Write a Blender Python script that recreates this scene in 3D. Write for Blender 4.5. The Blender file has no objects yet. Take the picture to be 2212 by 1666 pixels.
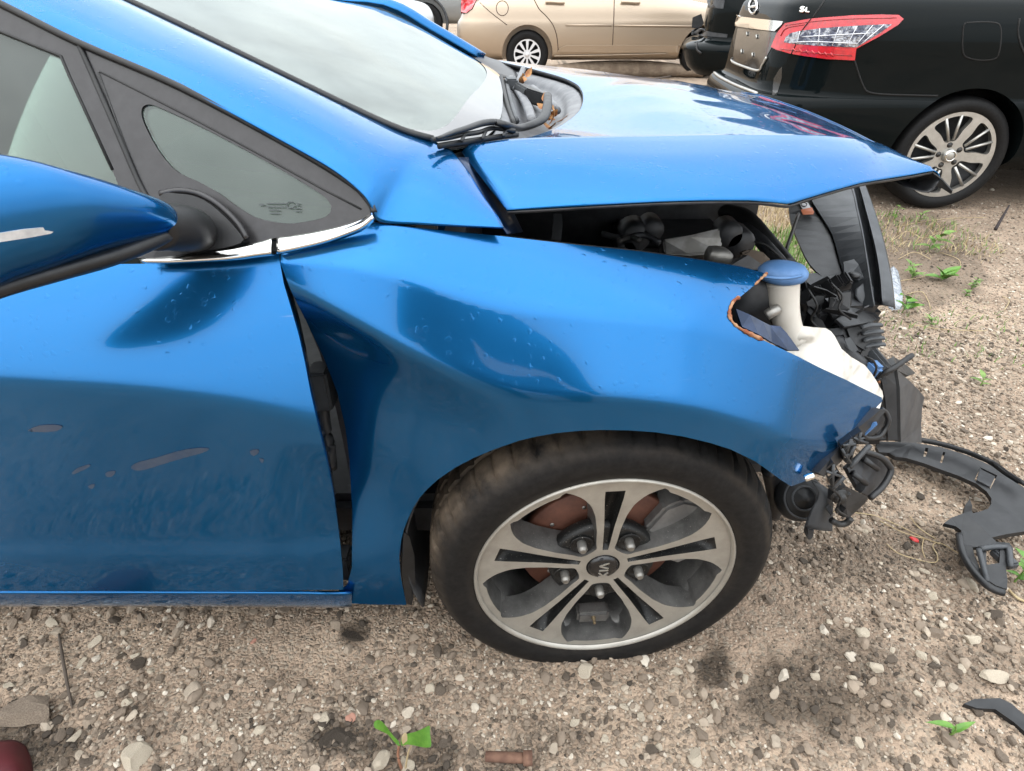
import bpy, bmesh, math, random
import numpy as np
from mathutils import Vector, Matrix
from mathutils.geometry import delaunay_2d_cdt
from mathutils.bvhtree import BVHTree

random.seed(7); RNG = np.random.default_rng(7)
SC = bpy.context.scene
COL = SC.collection

# ------------------------------------------------------------------ camera
FPX = 1300.0                      # focal length in pixels of a 2212 px wide frame
PITCH = math.radians(33.2)
CAM = np.array([-0.16, -0.683, 1.13])
cam_data = bpy.data.cameras.new('camera')
cam_data.sensor_fit = 'HORIZONTAL'; cam_data.sensor_width = 36.0
cam_data.lens = FPX / 2212.0 * 36.0
cam_data.clip_start = 0.02; cam_data.clip_end = 3000.0
cam = bpy.data.objects.new('camera', cam_data)
cam.location = CAM; cam.rotation_euler = (math.pi / 2 - PITCH, 0, 0)
COL.objects.link(cam); SC.camera = cam

# ------------------------------------------------------------------ sky, sun, exposure
SUN_EL, SUN_AZ = math.radians(58), math.radians(205)
world = bpy.data.worlds.new('World'); SC.world = world; world.use_nodes = True
wn = world.node_tree.nodes; wl = world.node_tree.links
for n in list(wn): wn.remove(n)
w_out = wn.new('ShaderNodeOutputWorld'); w_bg = wn.new('ShaderNodeBackground')
w_sky = wn.new('ShaderNodeTexSky'); w_sky.sky_type = 'NISHITA'; w_sky.sun_disc = False
w_sky.sun_elevation = SUN_EL; w_sky.sun_rotation = SUN_AZ
w_sky.dust_density = 3.0; w_sky.air_density = 1.0; w_sky.ozone_density = 1.5
w_co = wn.new('ShaderNodeTexCoord')
w_map = wn.new('ShaderNodeMapping'); w_map.inputs['Scale'].default_value = (1, 1, 2.2)
w_n = wn.new('ShaderNodeTexNoise'); w_n.inputs['Scale'].default_value = 2.2
w_n.inputs['Detail'].default_value = 6; w_n.inputs['Roughness'].default_value = 0.55
w_r = wn.new('ShaderNodeValToRGB')
w_r.color_ramp.elements[0].position = 0.36; w_r.color_ramp.elements[0].color = (12.6, 13.4, 14.2, 1)
w_r.color_ramp.elements[1].position = 0.66; w_r.color_ramp.elements[1].color = (15.6, 15.9, 15.8, 1)
w_mix = wn.new('ShaderNodeMix'); w_mix.data_type = 'RGBA'; w_mix.inputs[0].default_value = 0.86
wl.new(w_co.outputs['Generated'], w_map.inputs['Vector'])
wl.new(w_map.outputs[0], w_n.inputs['Vector'])
wl.new(w_n.outputs['Fac'], w_r.inputs[0])
w_sep = wn.new('ShaderNodeSeparateXYZ'); wl.new(w_co.outputs['Generated'], w_sep.inputs[0])
w_g = wn.new('ShaderNodeMapRange'); w_g.clamp = True; wl.new(w_sep.outputs[2], w_g.inputs[0])
w_g.inputs[1].default_value = 0.0; w_g.inputs[2].default_value = 1.0; w_g.inputs[3].default_value = 0.46; w_g.inputs[4].default_value = 1.32
w_mul = wn.new('ShaderNodeVectorMath'); w_mul.operation = 'SCALE'; wl.new(w_r.outputs[0], w_mul.inputs[0]); wl.new(w_g.outputs[0], w_mul.inputs['Scale'])
wl.new(w_sky.outputs[0], w_mix.inputs[6]); wl.new(w_mul.outputs[0], w_mix.inputs[7])
wl.new(w_mix.outputs[2], w_bg.inputs['Color'])
w_bg.inputs['Strength'].default_value = 0.15
wl.new(w_bg.outputs[0], w_out.inputs[0])
sun_d = bpy.data.lights.new('sun', 'SUN'); sun_d.energy = 0.6; sun_d.angle = math.radians(110)
sun_d.color = (1.0, 0.95, 0.88)
sun = bpy.data.objects.new('sun', sun_d); COL.objects.link(sun)
sd = Vector((math.sin(SUN_AZ) * math.cos(SUN_EL), math.cos(SUN_AZ) * math.cos(SUN_EL), math.sin(SUN_EL)))
sun.rotation_euler = sd.to_track_quat('Z', 'Y').to_euler()
SC.view_settings.view_transform = 'Standard'; SC.view_settings.look = 'None'
SC.view_settings.gamma = 1.0; SC.view_settings.exposure = 0.5
SC.view_settings.use_curve_mapping = False
SC.cycles.max_bounces = 5; SC.cycles.diffuse_bounces = 2; SC.cycles.glossy_bounces = 4; SC.cycles.transmission_bounces = 4; SC.cycles.transparent_max_bounces = 8
SC.cycles.use_adaptive_sampling = True; SC.cycles.adaptive_threshold = 0.03
SC.cycles.caustics_reflective = False; SC.cycles.caustics_refractive = False
SC.cycles.use_denoising = True

# ------------------------------------------------------------------ reading points off the view
_c, _s = math.cos(PITCH), math.sin(PITCH)
def rays(px, py):
    u = (np.asarray(px, float) - 1106) / FPX; v = (np.asarray(py, float) - 833) / FPX
    return np.stack([u, _c - v * _s, -_s - v * _c], -1)
def aty(px, py, Y):
    d = rays(px, py); t = (np.asarray(Y, float) - CAM[1]) / d[..., 1]
    return CAM + t[..., None] * d
def atz(px, py, Z):
    d = rays(px, py); t = (np.asarray(Z, float) - CAM[2]) / d[..., 2]
    return CAM + t[..., None] * d
def P3(lst):                              # [(px,py,Y)] -> Nx3
    a = np.array(lst, float); return aty(a[:, 0], a[:, 1], a[:, 2])
def Z3(lst):                              # [(px,py,Z)] -> Nx3
    a = np.array(lst, float); return atz(a[:, 0], a[:, 1], a[:, 2])

class Field:                              # thin plate spline value = f(a, b)
    def __init__(s, ab, v, smooth=0.0):
        ab = np.asarray(ab, float); v = np.asarray(v, float); n = len(ab)
        K = s.k(ab, ab) + smooth * np.eye(n)
        Pm = np.hstack([np.ones((n, 1)), ab])
        A = np.zeros((n + 3, n + 3)); A[:n, :n] = K; A[:n, n:] = Pm; A[n:, :n] = Pm.T
        s.w = np.linalg.solve(A, np.concatenate([v, np.zeros(3)])); s.ab = ab
    @staticmethod
    def k(a, b):
        r2 = ((a[:, None, :] - b[None, :, :]) ** 2).sum(-1)
        return 0.5 * r2 * np.log(r2 + 1e-12)
    def __call__(s, a, b):
        q = np.stack([np.ravel(a), np.ravel(b)], -1); n = len(s.ab)
        return (s.k(q, s.ab) @ s.w[:n] + s.w[n] + q @ s.w[n + 1:]).reshape(np.shape(a))

def hit_y(px, py, F, y0=-0.25, y1=0.9):   # ray meets y = F(x, z)
    px = np.asarray(px, float); py = np.asarray(py, float)
    lo = np.full(px.shape, y0); hi = np.full(px.shape, y1)
    for _ in range(34):
        m = (lo + hi) / 2; p = aty(px, py, m)
        g = m - F(p[..., 0], p[..., 2])
        lo = np.where(g < 0, m, lo); hi = np.where(g < 0, hi, m)
    return aty(px, py, (lo + hi) / 2)

# ------------------------------------------------------------------ meshes
def new_obj(name, mesh, mat=None, parent=None):
    o = bpy.data.objects.new(name, mesh); COL.objects.link(o)
    if mat is not None and mesh is not None: mesh.materials.append(mat)
    if parent is not None:
        o.parent = parent
        if parent.type == 'EMPTY': o.matrix_parent_inverse = parent.matrix_basis.inverted()
    return o
def mesh_of(name, V, Fc, smooth=True, normals=None):
    me = bpy.data.meshes.new(name)
    me.from_pydata([tuple(map(float, v)) for v in V], [], [tuple(int(i) for i in f) for f in Fc])
    if smooth: me.polygons.foreach_set('use_smooth', [True] * len(me.polygons))
    me.update()
    if normals is not None:
        me.normals_split_custom_set_from_vertices([tuple(map(float, n)) for n in normals])
    return me
def thing(name, label, cat, loc=(0, 0, 0), group=None, rz=0.0):
    o = bpy.data.objects.new(name, None); COL.objects.link(o)
    o.location = loc; o.rotation_euler = (0, 0, rz); o.empty_display_size = 0.1
    tag(o, label, cat, group); return o
def tag(o, label=None, cat=None, group=None, kind=None):
    if label: o['label'] = label
    if cat: o['category'] = cat
    if group: o['group'] = group
    if kind: o['kind'] = kind
    return o

def inpoly(x, y, poly):
    poly = np.asarray(poly); r = np.zeros(np.shape(x), bool); n = len(poly)
    for i in range(n):
        x0, y0 = poly[i]; x1, y1 = poly[(i + 1) % n]
        if y0 == y1: continue
        c = ((y0 > y) != (y1 > y)) & (x < (x1 - x0) * (y - y0) / (y1 - y0) + x0)
        r ^= c
    return r
def densify(poly, h, closed=True):
    out = []; n = len(poly)
    for i in range(n if closed else n - 1):
        a = np.array(poly[i], float); b = np.array(poly[(i + 1) % n], float)
        k = max(1, int(np.linalg.norm((b - a)[:2]) / h))
        for j in range(k): out.append(a + (b - a) * j / k)
    if not closed: out.append(np.array(poly[-1], float))
    return np.array(out)
def smooth_loop(pts, n=6, closed=True):   # Catmull-Rom through the points
    pts = [np.array(p, float) for p in pts]; N = len(pts); out = []
    rng_ = range(N if closed else N - 1)
    for i in rng_:
        p0 = pts[(i - 1) % N] if closed or i > 0 else 2 * pts[0] - pts[1]
        p1 = pts[i]; p2 = pts[(i + 1) % N]
        p3 = pts[(i + 2) % N] if closed or i + 2 < N else 2 * pts[-1] - pts[-2]
        for j in range(n):
            t = j / n
            out.append(0.5 * ((2 * p1) + (-p0 + p2) * t + (2 * p0 - 5 * p1 + 4 * p2 - p3) * t * t + (-p0 + 3 * p1 - 3 * p2 + p3) * t ** 3))
    if not closed: out.append(pts[-1])
    return np.array(out)
def tri2d(outer, holes=(), h=20.0):       # points, triangles, boundary loops (index lists)
    loops = [np.asarray(outer, float)] + [np.asarray(q, float) for q in holes]
    pts = []; edges = []; idx = []
    for L in loops:
        b = len(pts); n = len(L); pts += [tuple(p[:2]) for p in L]
        edges += [(b + i, b + (i + 1) % n) for i in range(n)]; idx.append(list(range(b, b + n)))
    O = loops[0]
    if h:
        x0, y0 = O[:, 0].min(), O[:, 1].min(); x1, y1 = O[:, 0].max(), O[:, 1].max()
        gx, gy = np.meshgrid(np.arange(x0, x1, h), np.arange(y0, y1, h * 0.87)); gx = gx + (np.arange(gx.shape[0]) % 2)[:, None] * h / 2
        gx, gy = gx.ravel(), gy.ravel(); k = inpoly(gx, gy, O)
        for H in loops[1:]: k &= ~inpoly(gx, gy, H)
        gx, gy = gx[k], gy[k]
        B = np.array(pts)
        if len(gx):
            keep = np.ones(len(gx), bool)
            for s0 in range(0, len(gx), 2000):
                d = ((gx[s0:s0 + 2000, None] - B[None, :, 0]) ** 2 + (gy[s0:s0 + 2000, None] - B[None, :, 1]) ** 2).min(1)
                keep[s0:s0 + 2000] = d > (0.45 * h) ** 2
            pts += list(zip(gx[keep], gy[keep]))
    sc = max(1e-9, np.ptp(O[:, 0]), np.ptp(O[:, 1]))
    vs, es, fs, ov, oe, of = delaunay_2d_cdt([Vector((p[0] / sc, p[1] / sc)) for p in pts], edges, [], 0, 1e-7)
    remap = {}
    for i, src in enumerate(ov):
        for q in src: remap[q] = i
    V = np.array([(v.x * sc, v.y * sc) for v in vs]); T = np.array([f for f in fs if len(f) == 3], int)
    cx = V[T].mean(1); k = inpoly(cx[:, 0], cx[:, 1], O)
    for H in loops[1:]: k &= ~inpoly(cx[:, 0], cx[:, 1], H)
    T = T[k]
    return V, T, [[remap[i] for i in L] for L in idx]
def shell(V, T, loops, N, th):            # front sheet + back sheet + rim, all with their own normals
    n = len(V); N = N / np.linalg.norm(N, axis=1)[:, None]
    # orient triangles along N
    a, b, c = V[T[:, 0]], V[T[:, 1]], V[T[:, 2]]
    fl = (np.cross(b - a, c - a) * N[T[:, 0]]).sum(1) < 0
    T = T.copy(); T[fl] = T[fl][:, ::-1]
    B = V - N * th
    VV = [V, B]; NN = [N, -N]; FF = [tuple(t) for t in T] + [tuple(t[::-1] + n) for t in T]
    base = 2 * n; cen = V.mean(0)
    for L in loops:
        m = len(L); P = V[L]; Q = B[L]
        e = np.roll(P, -1, 0) - np.roll(P, 1, 0); w = np.cross(e, N[L])
        if L is loops[0]:
            if (w * (P - P.mean(0))).sum() < 0: w = -w
        else:
            if (w * (P - P.mean(0))).sum() > 0: w = -w
        w = w / (np.linalg.norm(w, axis=1)[:, None] + 1e-12)
        VV += [P, Q]; NN += [w, w]
        for i in range(m):
            j = (i + 1) % m; q = (base + i, base + j, base + m + j, base + m + i)
            FF.append(q)
        base += 2 * m
    return np.concatenate(VV), FF, np.concatenate(NN)
def side_panel(name, outline, F, mat, parent, h=16, th=0.004, holes=(), eh=14, off=0.0, noise=None):
    """sheet y = F(x,z), its outline read off in view pixels"""
    O = densify(outline, eh); H = [densify(q, eh) for q in holes]
    V2, T, L = tri2d(O, H, h)
    V = hit_y(V2[:, 0], V2[:, 1], F)
    e = 1e-3; x, z = V[:, 0], V[:, 2]
    N = np.stack([(F(x + e, z) - F(x - e, z)) / (2 * e), -np.ones(len(x)), (F(x, z + e) - F(x, z - e)) / (2 * e)], -1)
    N /= np.linalg.norm(N, axis=1)[:, None]
    if off: V = V + N * off
    VV, FF, NN = shell(V, T, L, N, th)
    return new_obj(name, mesh_of(name, VV, FF, True, NN), mat, parent)
def top_panel(name, outline3, H, mat, parent, h=0.03, th=0.003, eh=0.025, holes=(), off=0.0):
    """sheet z = H(x,y); outline in world points (z ignored)"""
    O = densify(np.asarray(outline3)[:, :2], eh)
    V2, T, L = tri2d(O, [densify(np.asarray(q)[:, :2], eh) for q in holes], h)
    x, y = V2[:, 0], V2[:, 1]; e = 1e-3
    V = np.stack([x, y, H(x, y) + off], -1)
    N = np.stack([-(H(x + e, y) - H(x - e, y)) / (2 * e), -(H(x, y + e) - H(x, y - e)) / (2 * e), np.ones(len(x))], -1)
    VV, FF, NN = shell(V, T, L, N, th)
    return new_obj(name, mesh_of(name, VV, FF, True, NN), mat, parent)
def cr(rows, n):                          # Catmull-Rom resample along axis 0
    a = np.asarray(rows, float)
    return smooth_loop(list(a), n, closed=False)
def patch(name, rows, mat, parent, nu=6, nv=6, th=0.003, flip=False, closed_v=False, sharp=0, relax=0):
    a = np.asarray(rows, float)           # R x C x 3
    if a.shape[0] > 1: a = cr(a, nu)
    a = np.moveaxis(a, 0, 1)
    a = smooth_loop(list(a), nv, closed=closed_v)
    a = np.moveaxis(a, 0, 1).copy(); R, C = a.shape[:2]
    for _ in range(relax):
        b_ = a.copy(); b_[1:-1, 1:-1] = .25 * (a[:-2, 1:-1] + a[2:, 1:-1] + a[1:-1, :-2] + a[1:-1, 2:]); a = b_
    V = a.reshape(-1, 3)
    F = []
    for i in range(R - 1):
        for j in range(C if closed_v else C - 1):
            j2 = (j + 1) % C
            q = (i * C + j, i * C + j2, (i + 1) * C + j2, (i + 1) * C + j)
            F.append(q[::-1] if flip else q)
    me = mesh_of(name, V, F); o = new_obj(name, me, mat, parent)
    if sharp: me.set_sharp_from_angle(angle=sharp)
    if th:
        m = o.modifiers.new('thickness', 'SOLIDIFY'); m.thickness = th; m.offset = -1
    return o
def plate(name, pts, mat, parent, th=0.006, holes=(), bev=0.0, nrm=None, h=0):
    """flat or nearly flat sheet from 3D outline points"""
    pts = np.asarray(pts, float); c = pts.mean(0)
    if nrm is None:
        u, s_, vt = np.linalg.svd(pts - c); n = vt[2]
        if n @ (CAM - c) < 0: n = -n
    else: n = np.asarray(nrm, float) / np.linalg.norm(nrm)
    a = np.cross(n, [0, 0, 1.0]);
    if np.linalg.norm(a) < 1e-3: a = np.array([1.0, 0, 0])
    a /= np.linalg.norm(a); b = np.cross(n, a)
    q = np.stack([(pts - c) @ a, (pts - c) @ b], -1)
    hs = [np.stack([(np.asarray(k) - c) @ a, (np.asarray(k) - c) @ b], -1) for k in holes]
    V2, T, L = tri2d(q, hs, h)
    dn = (pts - c) @ n
    V = c + V2[:, :1] * a + V2[:, 1:] * b
    m = L[0]; V[m] += dn[[i for i in range(len(m))]][:, None] * n
    N = np.tile(n, (len(V), 1))
    VV, FF, NN = shell(V, T, L, N, th)
    me = mesh_of(name, VV, FF, False)
    o = new_obj(name, me, mat, parent)
    if bev:
        bm = bmesh.new(); bm.from_mesh(me); bmesh.ops.remove_doubles(bm, verts=bm.verts, dist=1e-5)
        bmesh.ops.dissolve_limit(bm, angle_limit=0.02, verts=bm.verts, edges=bm.edges)
        ed = [e for e in bm.edges if e.is_manifold and e.calc_face_angle(0) > 0.6]
        bmesh.ops.bevel(bm, geom=ed, offset=bev, segments=2, affect='EDGES', clamp_overlap=True)
        bmesh.ops.recalc_face_normals(bm, faces=bm.faces); bm.to_mesh(me); bm.free()
    return o
def box_mesh(name, sx, sy, sz, bev=0.0, seg=2):
    bm = bmesh.new(); bmesh.ops.create_cube(bm, size=1.0)
    bmesh.ops.scale(bm, vec=(sx, sy, sz), verts=bm.verts)
    if bev: bmesh.ops.bevel(bm, geom=bm.edges[:], offset=bev, segments=seg, affect='EDGES')
    me = bpy.data.meshes.new(name); bm.to_mesh(me); bm.free(); return me
def box(name, cen, size, mat, parent, rot=(0, 0, 0), bev=0.004):
    o = new_obj(name, box_mesh(name, *size, bev), mat, parent)
    M_ = Matrix.Translation(Vector(cen)) @ Matrix(np.array(_eul(rot)).tolist()).to_4x4()
    o.data.transform(M_); return o
def _eul(r):
    from mathutils import Euler
    return Euler(r, 'XYZ').to_matrix()
def tube(name, pts, r, mat, parent, seg=10, n=5, flat=1.0, closed=False, up=(0, 0, 1)):
    pts = np.asarray(pts, float); rr = np.broadcast_to(np.asarray(r, float), (len(pts),))
    q = smooth_loop([np.append(p, k) for p, k in zip(pts, rr)], n, closed) if n > 1 else np.hstack([pts, rr[:, None]])
    c = q[:, :3]; rad = q[:, 3]; V = []; F = []
    tg = np.gradient(c, axis=0); tg /= np.linalg.norm(tg, axis=1)[:, None] + 1e-9
    up = np.array(up, float)
    for i in range(len(c)):
        s1 = np.cross(tg[i], up); s1 = s1 / (np.linalg.norm(s1) + 1e-9)
        if np.linalg.norm(np.cross(tg[i], up)) < 1e-3: s1 = np.array([1.0, 0, 0])
        s2 = np.cross(s1, tg[i])
        for k in range(seg):
            t = 2 * math.pi * k / seg
            V.append(c[i] + rad[i] * (math.cos(t) * s1 + flat * math.sin(t) * s2))
    m = len(c)
    for i in range(m - 1 if not closed else m):
        for k in range(seg):
            F.append((i * seg + k, i * seg + (k + 1) % seg, ((i + 1) % m) * seg + (k + 1) % seg, ((i + 1) % m) * seg + k))
    if not closed:
        F.append(tuple(range(seg))[::-1]); F.append(tuple((m - 1) * seg + k for k in range(seg)))
    me = mesh_of(name, V, F); return new_obj(name, me, mat, parent)
def lathe_arrays(prof, seg=64, axis='y', rfun=None):
    V = []; F = []; n = len(prof)
    for i in range(seg):
        t = 2 * math.pi * i / seg
        for j, (r, y) in enumerate(prof):
            if rfun: r = rfun(i, j, r)
            V.append((r * math.cos(t), y, r * math.sin(t)))
    for i in range(seg):
        for j in range(n - 1):
            a = i * n + j; b = ((i + 1) % seg) * n + j
            F.append((a, a + 1, b + 1, b))
    return np.array(V), F
def lathe(name, prof, mat, parent, M_=None, seg=64, rfun=None, flat_angle=None):
    V, F = lathe_arrays(prof, seg, rfun=rfun)
    me = mesh_of(name, V, F)
    bm = bmesh.new(); bm.from_mesh(me); bmesh.ops.remove_doubles(bm, verts=bm.verts, dist=1e-6)
    bmesh.ops.recalc_face_normals(bm, faces=bm.faces)
    bm.to_mesh(me); bm.free()
    if flat_angle: me.set_sharp_from_angle(angle=flat_angle)
    if M_ is not None: me.transform(M_)
    return new_obj(name, me, mat, parent)
def rename(o, n): o.name = n; return o
# ------------------------------------------------------------------ materials
def nt(name):
    m = bpy.data.materials.new(name); m.use_nodes = True
    n = m.node_tree.nodes; l = m.node_tree.links
    b = n.get('Principled BSDF'); return m, n, l, b
def mth(n, l, op, a, b=None, clamp=False):
    x = n.new('ShaderNodeMath'); x.operation = op; x.use_clamp = clamp
    for i, v in enumerate((a, b)):
        if v is None: continue
        if isinstance(v, (int, float)): x.inputs[i].default_value = v
        else: l.new(v, x.inputs[i])
    return x.outputs[0]
def noise(n, l, scale, detail=4, rough=0.55, vec=None, dist=0.0):
    t = n.new('ShaderNodeTexNoise'); t.inputs['Scale'].default_value = scale
    t.inputs['Detail'].default_value = detail; t.inputs['Roughness'].default_value = rough
    t.inputs['Distortion'].default_value = dist
    if vec is None:
        c = n.new('ShaderNodeTexCoord'); vec = c.outputs['Object']
    l.new(vec, t.inputs['Vector']); return t.outputs['Fac']
def ramp(n, l, fac, stops):
    r = n.new('ShaderNodeValToRGB'); e = r.color_ramp.elements
    while len(e) > 2: e.remove(e[-1])
    for i, (p, c) in enumerate(stops):
        if i > 1: e.new(p)
        e[i].position = p; e[i].color = (*c, 1) if len(c) == 3 else c
    l.new(fac, r.inputs[0]); return r.outputs[0]
def mixc(n, l, fac, a, b):
    x = n.new('ShaderNodeMix'); x.data_type = 'RGBA'
    if isinstance(fac, (int, float)): x.inputs[0].default_value = fac
    else: l.new(fac, x.inputs[0])
    for i, v in ((6, a), (7, b)):
        if isinstance(v, tuple): x.inputs[i].default_value = (*v[:3], 1)
        else: l.new(v, x.inputs[i])
    return x.outputs[2]
def bump(n, l, b, height, strength=0.5, dist=0.002, inp='Normal'):
    k = n.new('ShaderNodeBump'); k.inputs['Strength'].default_value = strength; k.inputs['Distance'].default_value = dist
    l.new(height, k.inputs['Height']); l.new(k.outputs[0], b.inputs[inp]); return k
def M(name, col, rough=0.5, metal=0.0, coat=0.0, col2=None, vscale=20, vlo=0.4, vhi=0.65, bscale=0, bstr=0.3, bdist=0.001,
      spec=0.5, rvar=0.0, trans=0.0, emit=None, ior=1.5):
    m, n, l, b = nt(name)
    b.inputs['Base Color'].default_value = (*col, 1); b.inputs['Roughness'].default_value = rough
    b.inputs['Metallic'].default_value = metal; b.inputs['Coat Weight'].default_value = coat
    b.inputs['Coat Roughness'].default_value = 0.04; b.inputs['Specular IOR Level'].default_value = spec
    b.inputs['Transmission Weight'].default_value = trans; b.inputs['IOR'].default_value = ior
    if col2 is not None:
        f = noise(n, l, vscale, 3, 0.6)
        l.new(ramp(n, l, f, [(vlo, col), (vhi, col2)]), b.inputs['Base Color'])
    if rvar:
        f = noise(n, l, vscale * 1.7 + 3, 2, 0.6)
        l.new(mth(n, l, 'MULTIPLY_ADD', f, rvar), b.inputs['Roughness'])
        b.inputs['Roughness'].links[0].from_node.inputs[2].default_value = rough - rvar * 0.5
    if bscale:
        bump(n, l, b, noise(n, l, bscale, 2, 0.6), bstr, bdist)
    return m

def paint(name, col, metal=0.9, rough=0.24, drops=True, dirt=True, dust=(0.30, 0.29, 0.28), rough2=0.0, edge=None):
    """metallic car paint: tinted metal under clear coat, rain drops on what faces up, road dust low down"""
    m, n, l, b = nt(name)
    b.inputs['Metallic'].default_value = metal; b.inputs['Roughness'].default_value = rough
    b.inputs['Coat Weight'].default_value = 1.0; b.inputs['Coat Roughness'].default_value = 0.03
    b.inputs['Coat IOR'].default_value = 1.30
    tc = n.new('ShaderNodeTexCoord').outputs['Object']
    geo = n.new('ShaderNodeNewGeometry')
    sx = n.new('ShaderNodeSeparateXYZ'); l.new(geo.outputs['True Normal'], sx.inputs[0])
    sp = n.new('ShaderNodeSeparateXYZ'); l.new(tc, sp.inputs[0])
    base = n.new('ShaderNodeRGB'); base.outputs[0].default_value = (*col, 1)
    colo = base.outputs[0]
    if dirt:
        # fine specks and thin film of road dust, more of it towards the sill (a real deposit)
        low = n.new('ShaderNodeMapRange'); l.new(sp.outputs[2], low.inputs[0])
        low.inputs[1].default_value = 0.72; low.inputs[2].default_value = 0.22; low.inputs[3].default_value = 0.0; low.inputs[4].default_value = 1.0
        low.clamp = True
        sk = noise(n, l, 260, 3, 0.5, tc); sk = mth(n, l, 'SUBTRACT', sk, 0.69); sk = mth(n, l, 'MULTIPLY', sk, 9.0, True)
        sk2 = noise(n, l, 34, 4, 0.65, tc); sk2 = mth(n, l, 'SUBTRACT', sk2, 0.56); sk2 = mth(n, l, 'MULTIPLY', sk2, 1.6, True)
        film = mth(n, l, 'ADD', mth(n, l, 'MULTIPLY', sk, 0.40), mth(n, l, 'MULTIPLY', sk2, 0.03))
        film = mth(n, l, 'MULTIPLY', film, low.outputs[0])
        # scratches
        mp = n.new('ShaderNodeMapping'); mp.inputs['Scale'].default_value = (14, 14, 240); mp.inputs['Rotation'].default_value = (0.2, 0.5, 0.3)
        l.new(tc, mp.inputs[0])
        sc = noise(n, l, 1.0, 2, 0.5, mp.outputs[0]); sc = mth(n, l, 'SUBTRACT', sc, 0.735); sc = mth(n, l, 'MULTIPLY', sc, 12.0, True)
        film = mth(n, l, 'ADD', film, mth(n, l, 'MULTIPLY', sc, 0.15), True)
        colo = mixc(n, l, film, colo, dust)
        l.new(mth(n, l, 'SUBTRACT', metal, mth(n, l, 'MULTIPLY', film, metal)), b.inputs['Metallic'])
    l.new(colo, b.inputs['Base Color'])
    if drops:
        up = n.new('ShaderNodeMapRange'); l.new(sx.outputs[2], up.inputs[0]); up.clamp = True
        up.inputs[1].default_value = 0.25; up.inputs[2].default_value = 0.7; up.inputs[3].default_value = 0.0; up.inputs[4].default_value = 1.0
        hs = None
        for scl, thr, off in ((105, 0.55, 0.0),):
            nz = n.new('ShaderNodeTexNoise'); nz.inputs['Scale'].default_value = scl * 1.6; l.new(tc, nz.inputs['Vector'])
            ad = n.new('ShaderNodeVectorMath'); ad.operation = 'MULTIPLY_ADD'
            ad.inputs[1].default_value = (0.014 * 46 / scl,) * 3; l.new(nz.outputs['Color'], ad.inputs[0]); l.new(tc, ad.inputs[2])
            vo = n.new('ShaderNodeTexVoronoi'); vo.inputs['Scale'].default_value = scl; l.new(ad.outputs[0], vo.inputs['Vector'])
            se = n.new('ShaderNodeSeparateColor'); l.new(vo.outputs['Color'], se.inputs[0])
            rad = mth(n, l, 'MULTIPLY', mth(n, l, 'SUBTRACT', se.outputs[0], thr, True), 1.0)
            hh = mth(n, l, 'SUBTRACT', rad, vo.outputs['Distance'], True)
            hh = mth(n, l, 'MULTIPLY', hh, 4.0, True)
            hh = mth(n, l, 'POWER', hh, 0.55)
            hs = hh if hs is None else mth(n, l, 'MAXIMUM', hs, hh)
        hs = mth(n, l, 'MULTIPLY', hs, up.outputs[0])
        bk = bump(n, l, b, hs, 0.34, 0.0010, 'Coat Normal'); l.new(bk.outputs[0], b.inputs['Normal'])
    if edge: b.inputs['Specular Tint'].default_value = (*edge, 1)
    if rough2:                                  # flakes lie at all angles: a second, broad lobe under the coat
        b2 = n.new('ShaderNodeBsdfPrincipled'); b2.inputs['Roughness'].default_value = rough2
        for k in ('Base Color', 'Metallic'):
            if b.inputs[k].is_linked: l.new(b.inputs[k].links[0].from_socket, b2.inputs[k])
            else: b2.inputs[k].default_value = b.inputs[k].default_value
        b2.inputs['Coat IOR'].default_value = 1.30; b2.inputs['Coat Weight'].default_value = 1.0; b2.inputs['Coat Roughness'].default_value = 0.03
        if edge: b2.inputs['Specular Tint'].default_value = (*edge, 1)
        mx = n.new('ShaderNodeMixShader'); mx.inputs[0].default_value = 0.28
        l.new(b.outputs[0], mx.inputs[1]); l.new(b2.outputs[0], mx.inputs[2]); l.new(mx.outputs[0], n.get('Material Output').inputs[0])
    return m
MAT = {}
MAT['blue'] = paint('blue_paint', (0.008, 0.118, 0.315), rough=0.19, rough2=0.40, edge=(.25, .62, 1.0))
MAT['navy'] = M('scraped_blue_metal', (0.003, 0.016, 0.05), 0.4, 0.5, 0.3, (0.015, 0.035, 0.09), 30, bscale=40, bstr=0.2)
MAT['black_trim'] = M('black_trim', (0.020, 0.019, 0.0205), 0.35, 0, 0.0, (0.028, 0.027, 0.029), 60)
MAT['black_plastic'] = M('black_plastic', (0.007, 0.0075, 0.0085), 0.45, 0, 0, (0.015, 0.0155, 0.017), 25, bscale=260, bstr=0.15, bdist=0.0006, rvar=0.2)
MAT['grey_plastic'] = M('dark_grey_plastic', (0.030, 0.033, 0.037), 0.48, 0, 0, (0.048, 0.052, 0.057), 18, bscale=220, bstr=0.12, bdist=0.0006, rvar=0.2)
MAT['cowl_plastic'] = M('weathered_grey_plastic', (0.10, 0.103, 0.112), 0.42, 0, 0, (0.16, 0.164, 0.172), 24, bscale=120, bstr=0.2, bdist=0.001, rvar=0.25)
MAT['rubber'] = M('black_rubber', (0.007, 0.007, 0.0075), 0.55, 0, 0, (0.016, 0.016, 0.016), 30)
MAT['chrome'] = M('bright_metal', (0.78, 0.77, 0.74), 0.10, 1.0, 0, rvar=0.08, vscale=30)
MAT['white_plastic'] = M('white_plastic', (0.55, 0.515, 0.455), 0.38, 0, 0, (0.63, 0.60, 0.545), 14, bscale=16, bstr=0.35, bdist=0.004)
MAT['cap_blue'] = M('blue_cap_plastic', (0.07, 0.17, 0.36), 0.6, 0, 0, (0.10, 0.21, 0.42), 40)
MAT['dark_metal'] = M('dark_steel', (0.03, 0.03, 0.03), 0.5, 0.4, 0, (0.06, 0.055, 0.05), 30, bscale=60)
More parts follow.
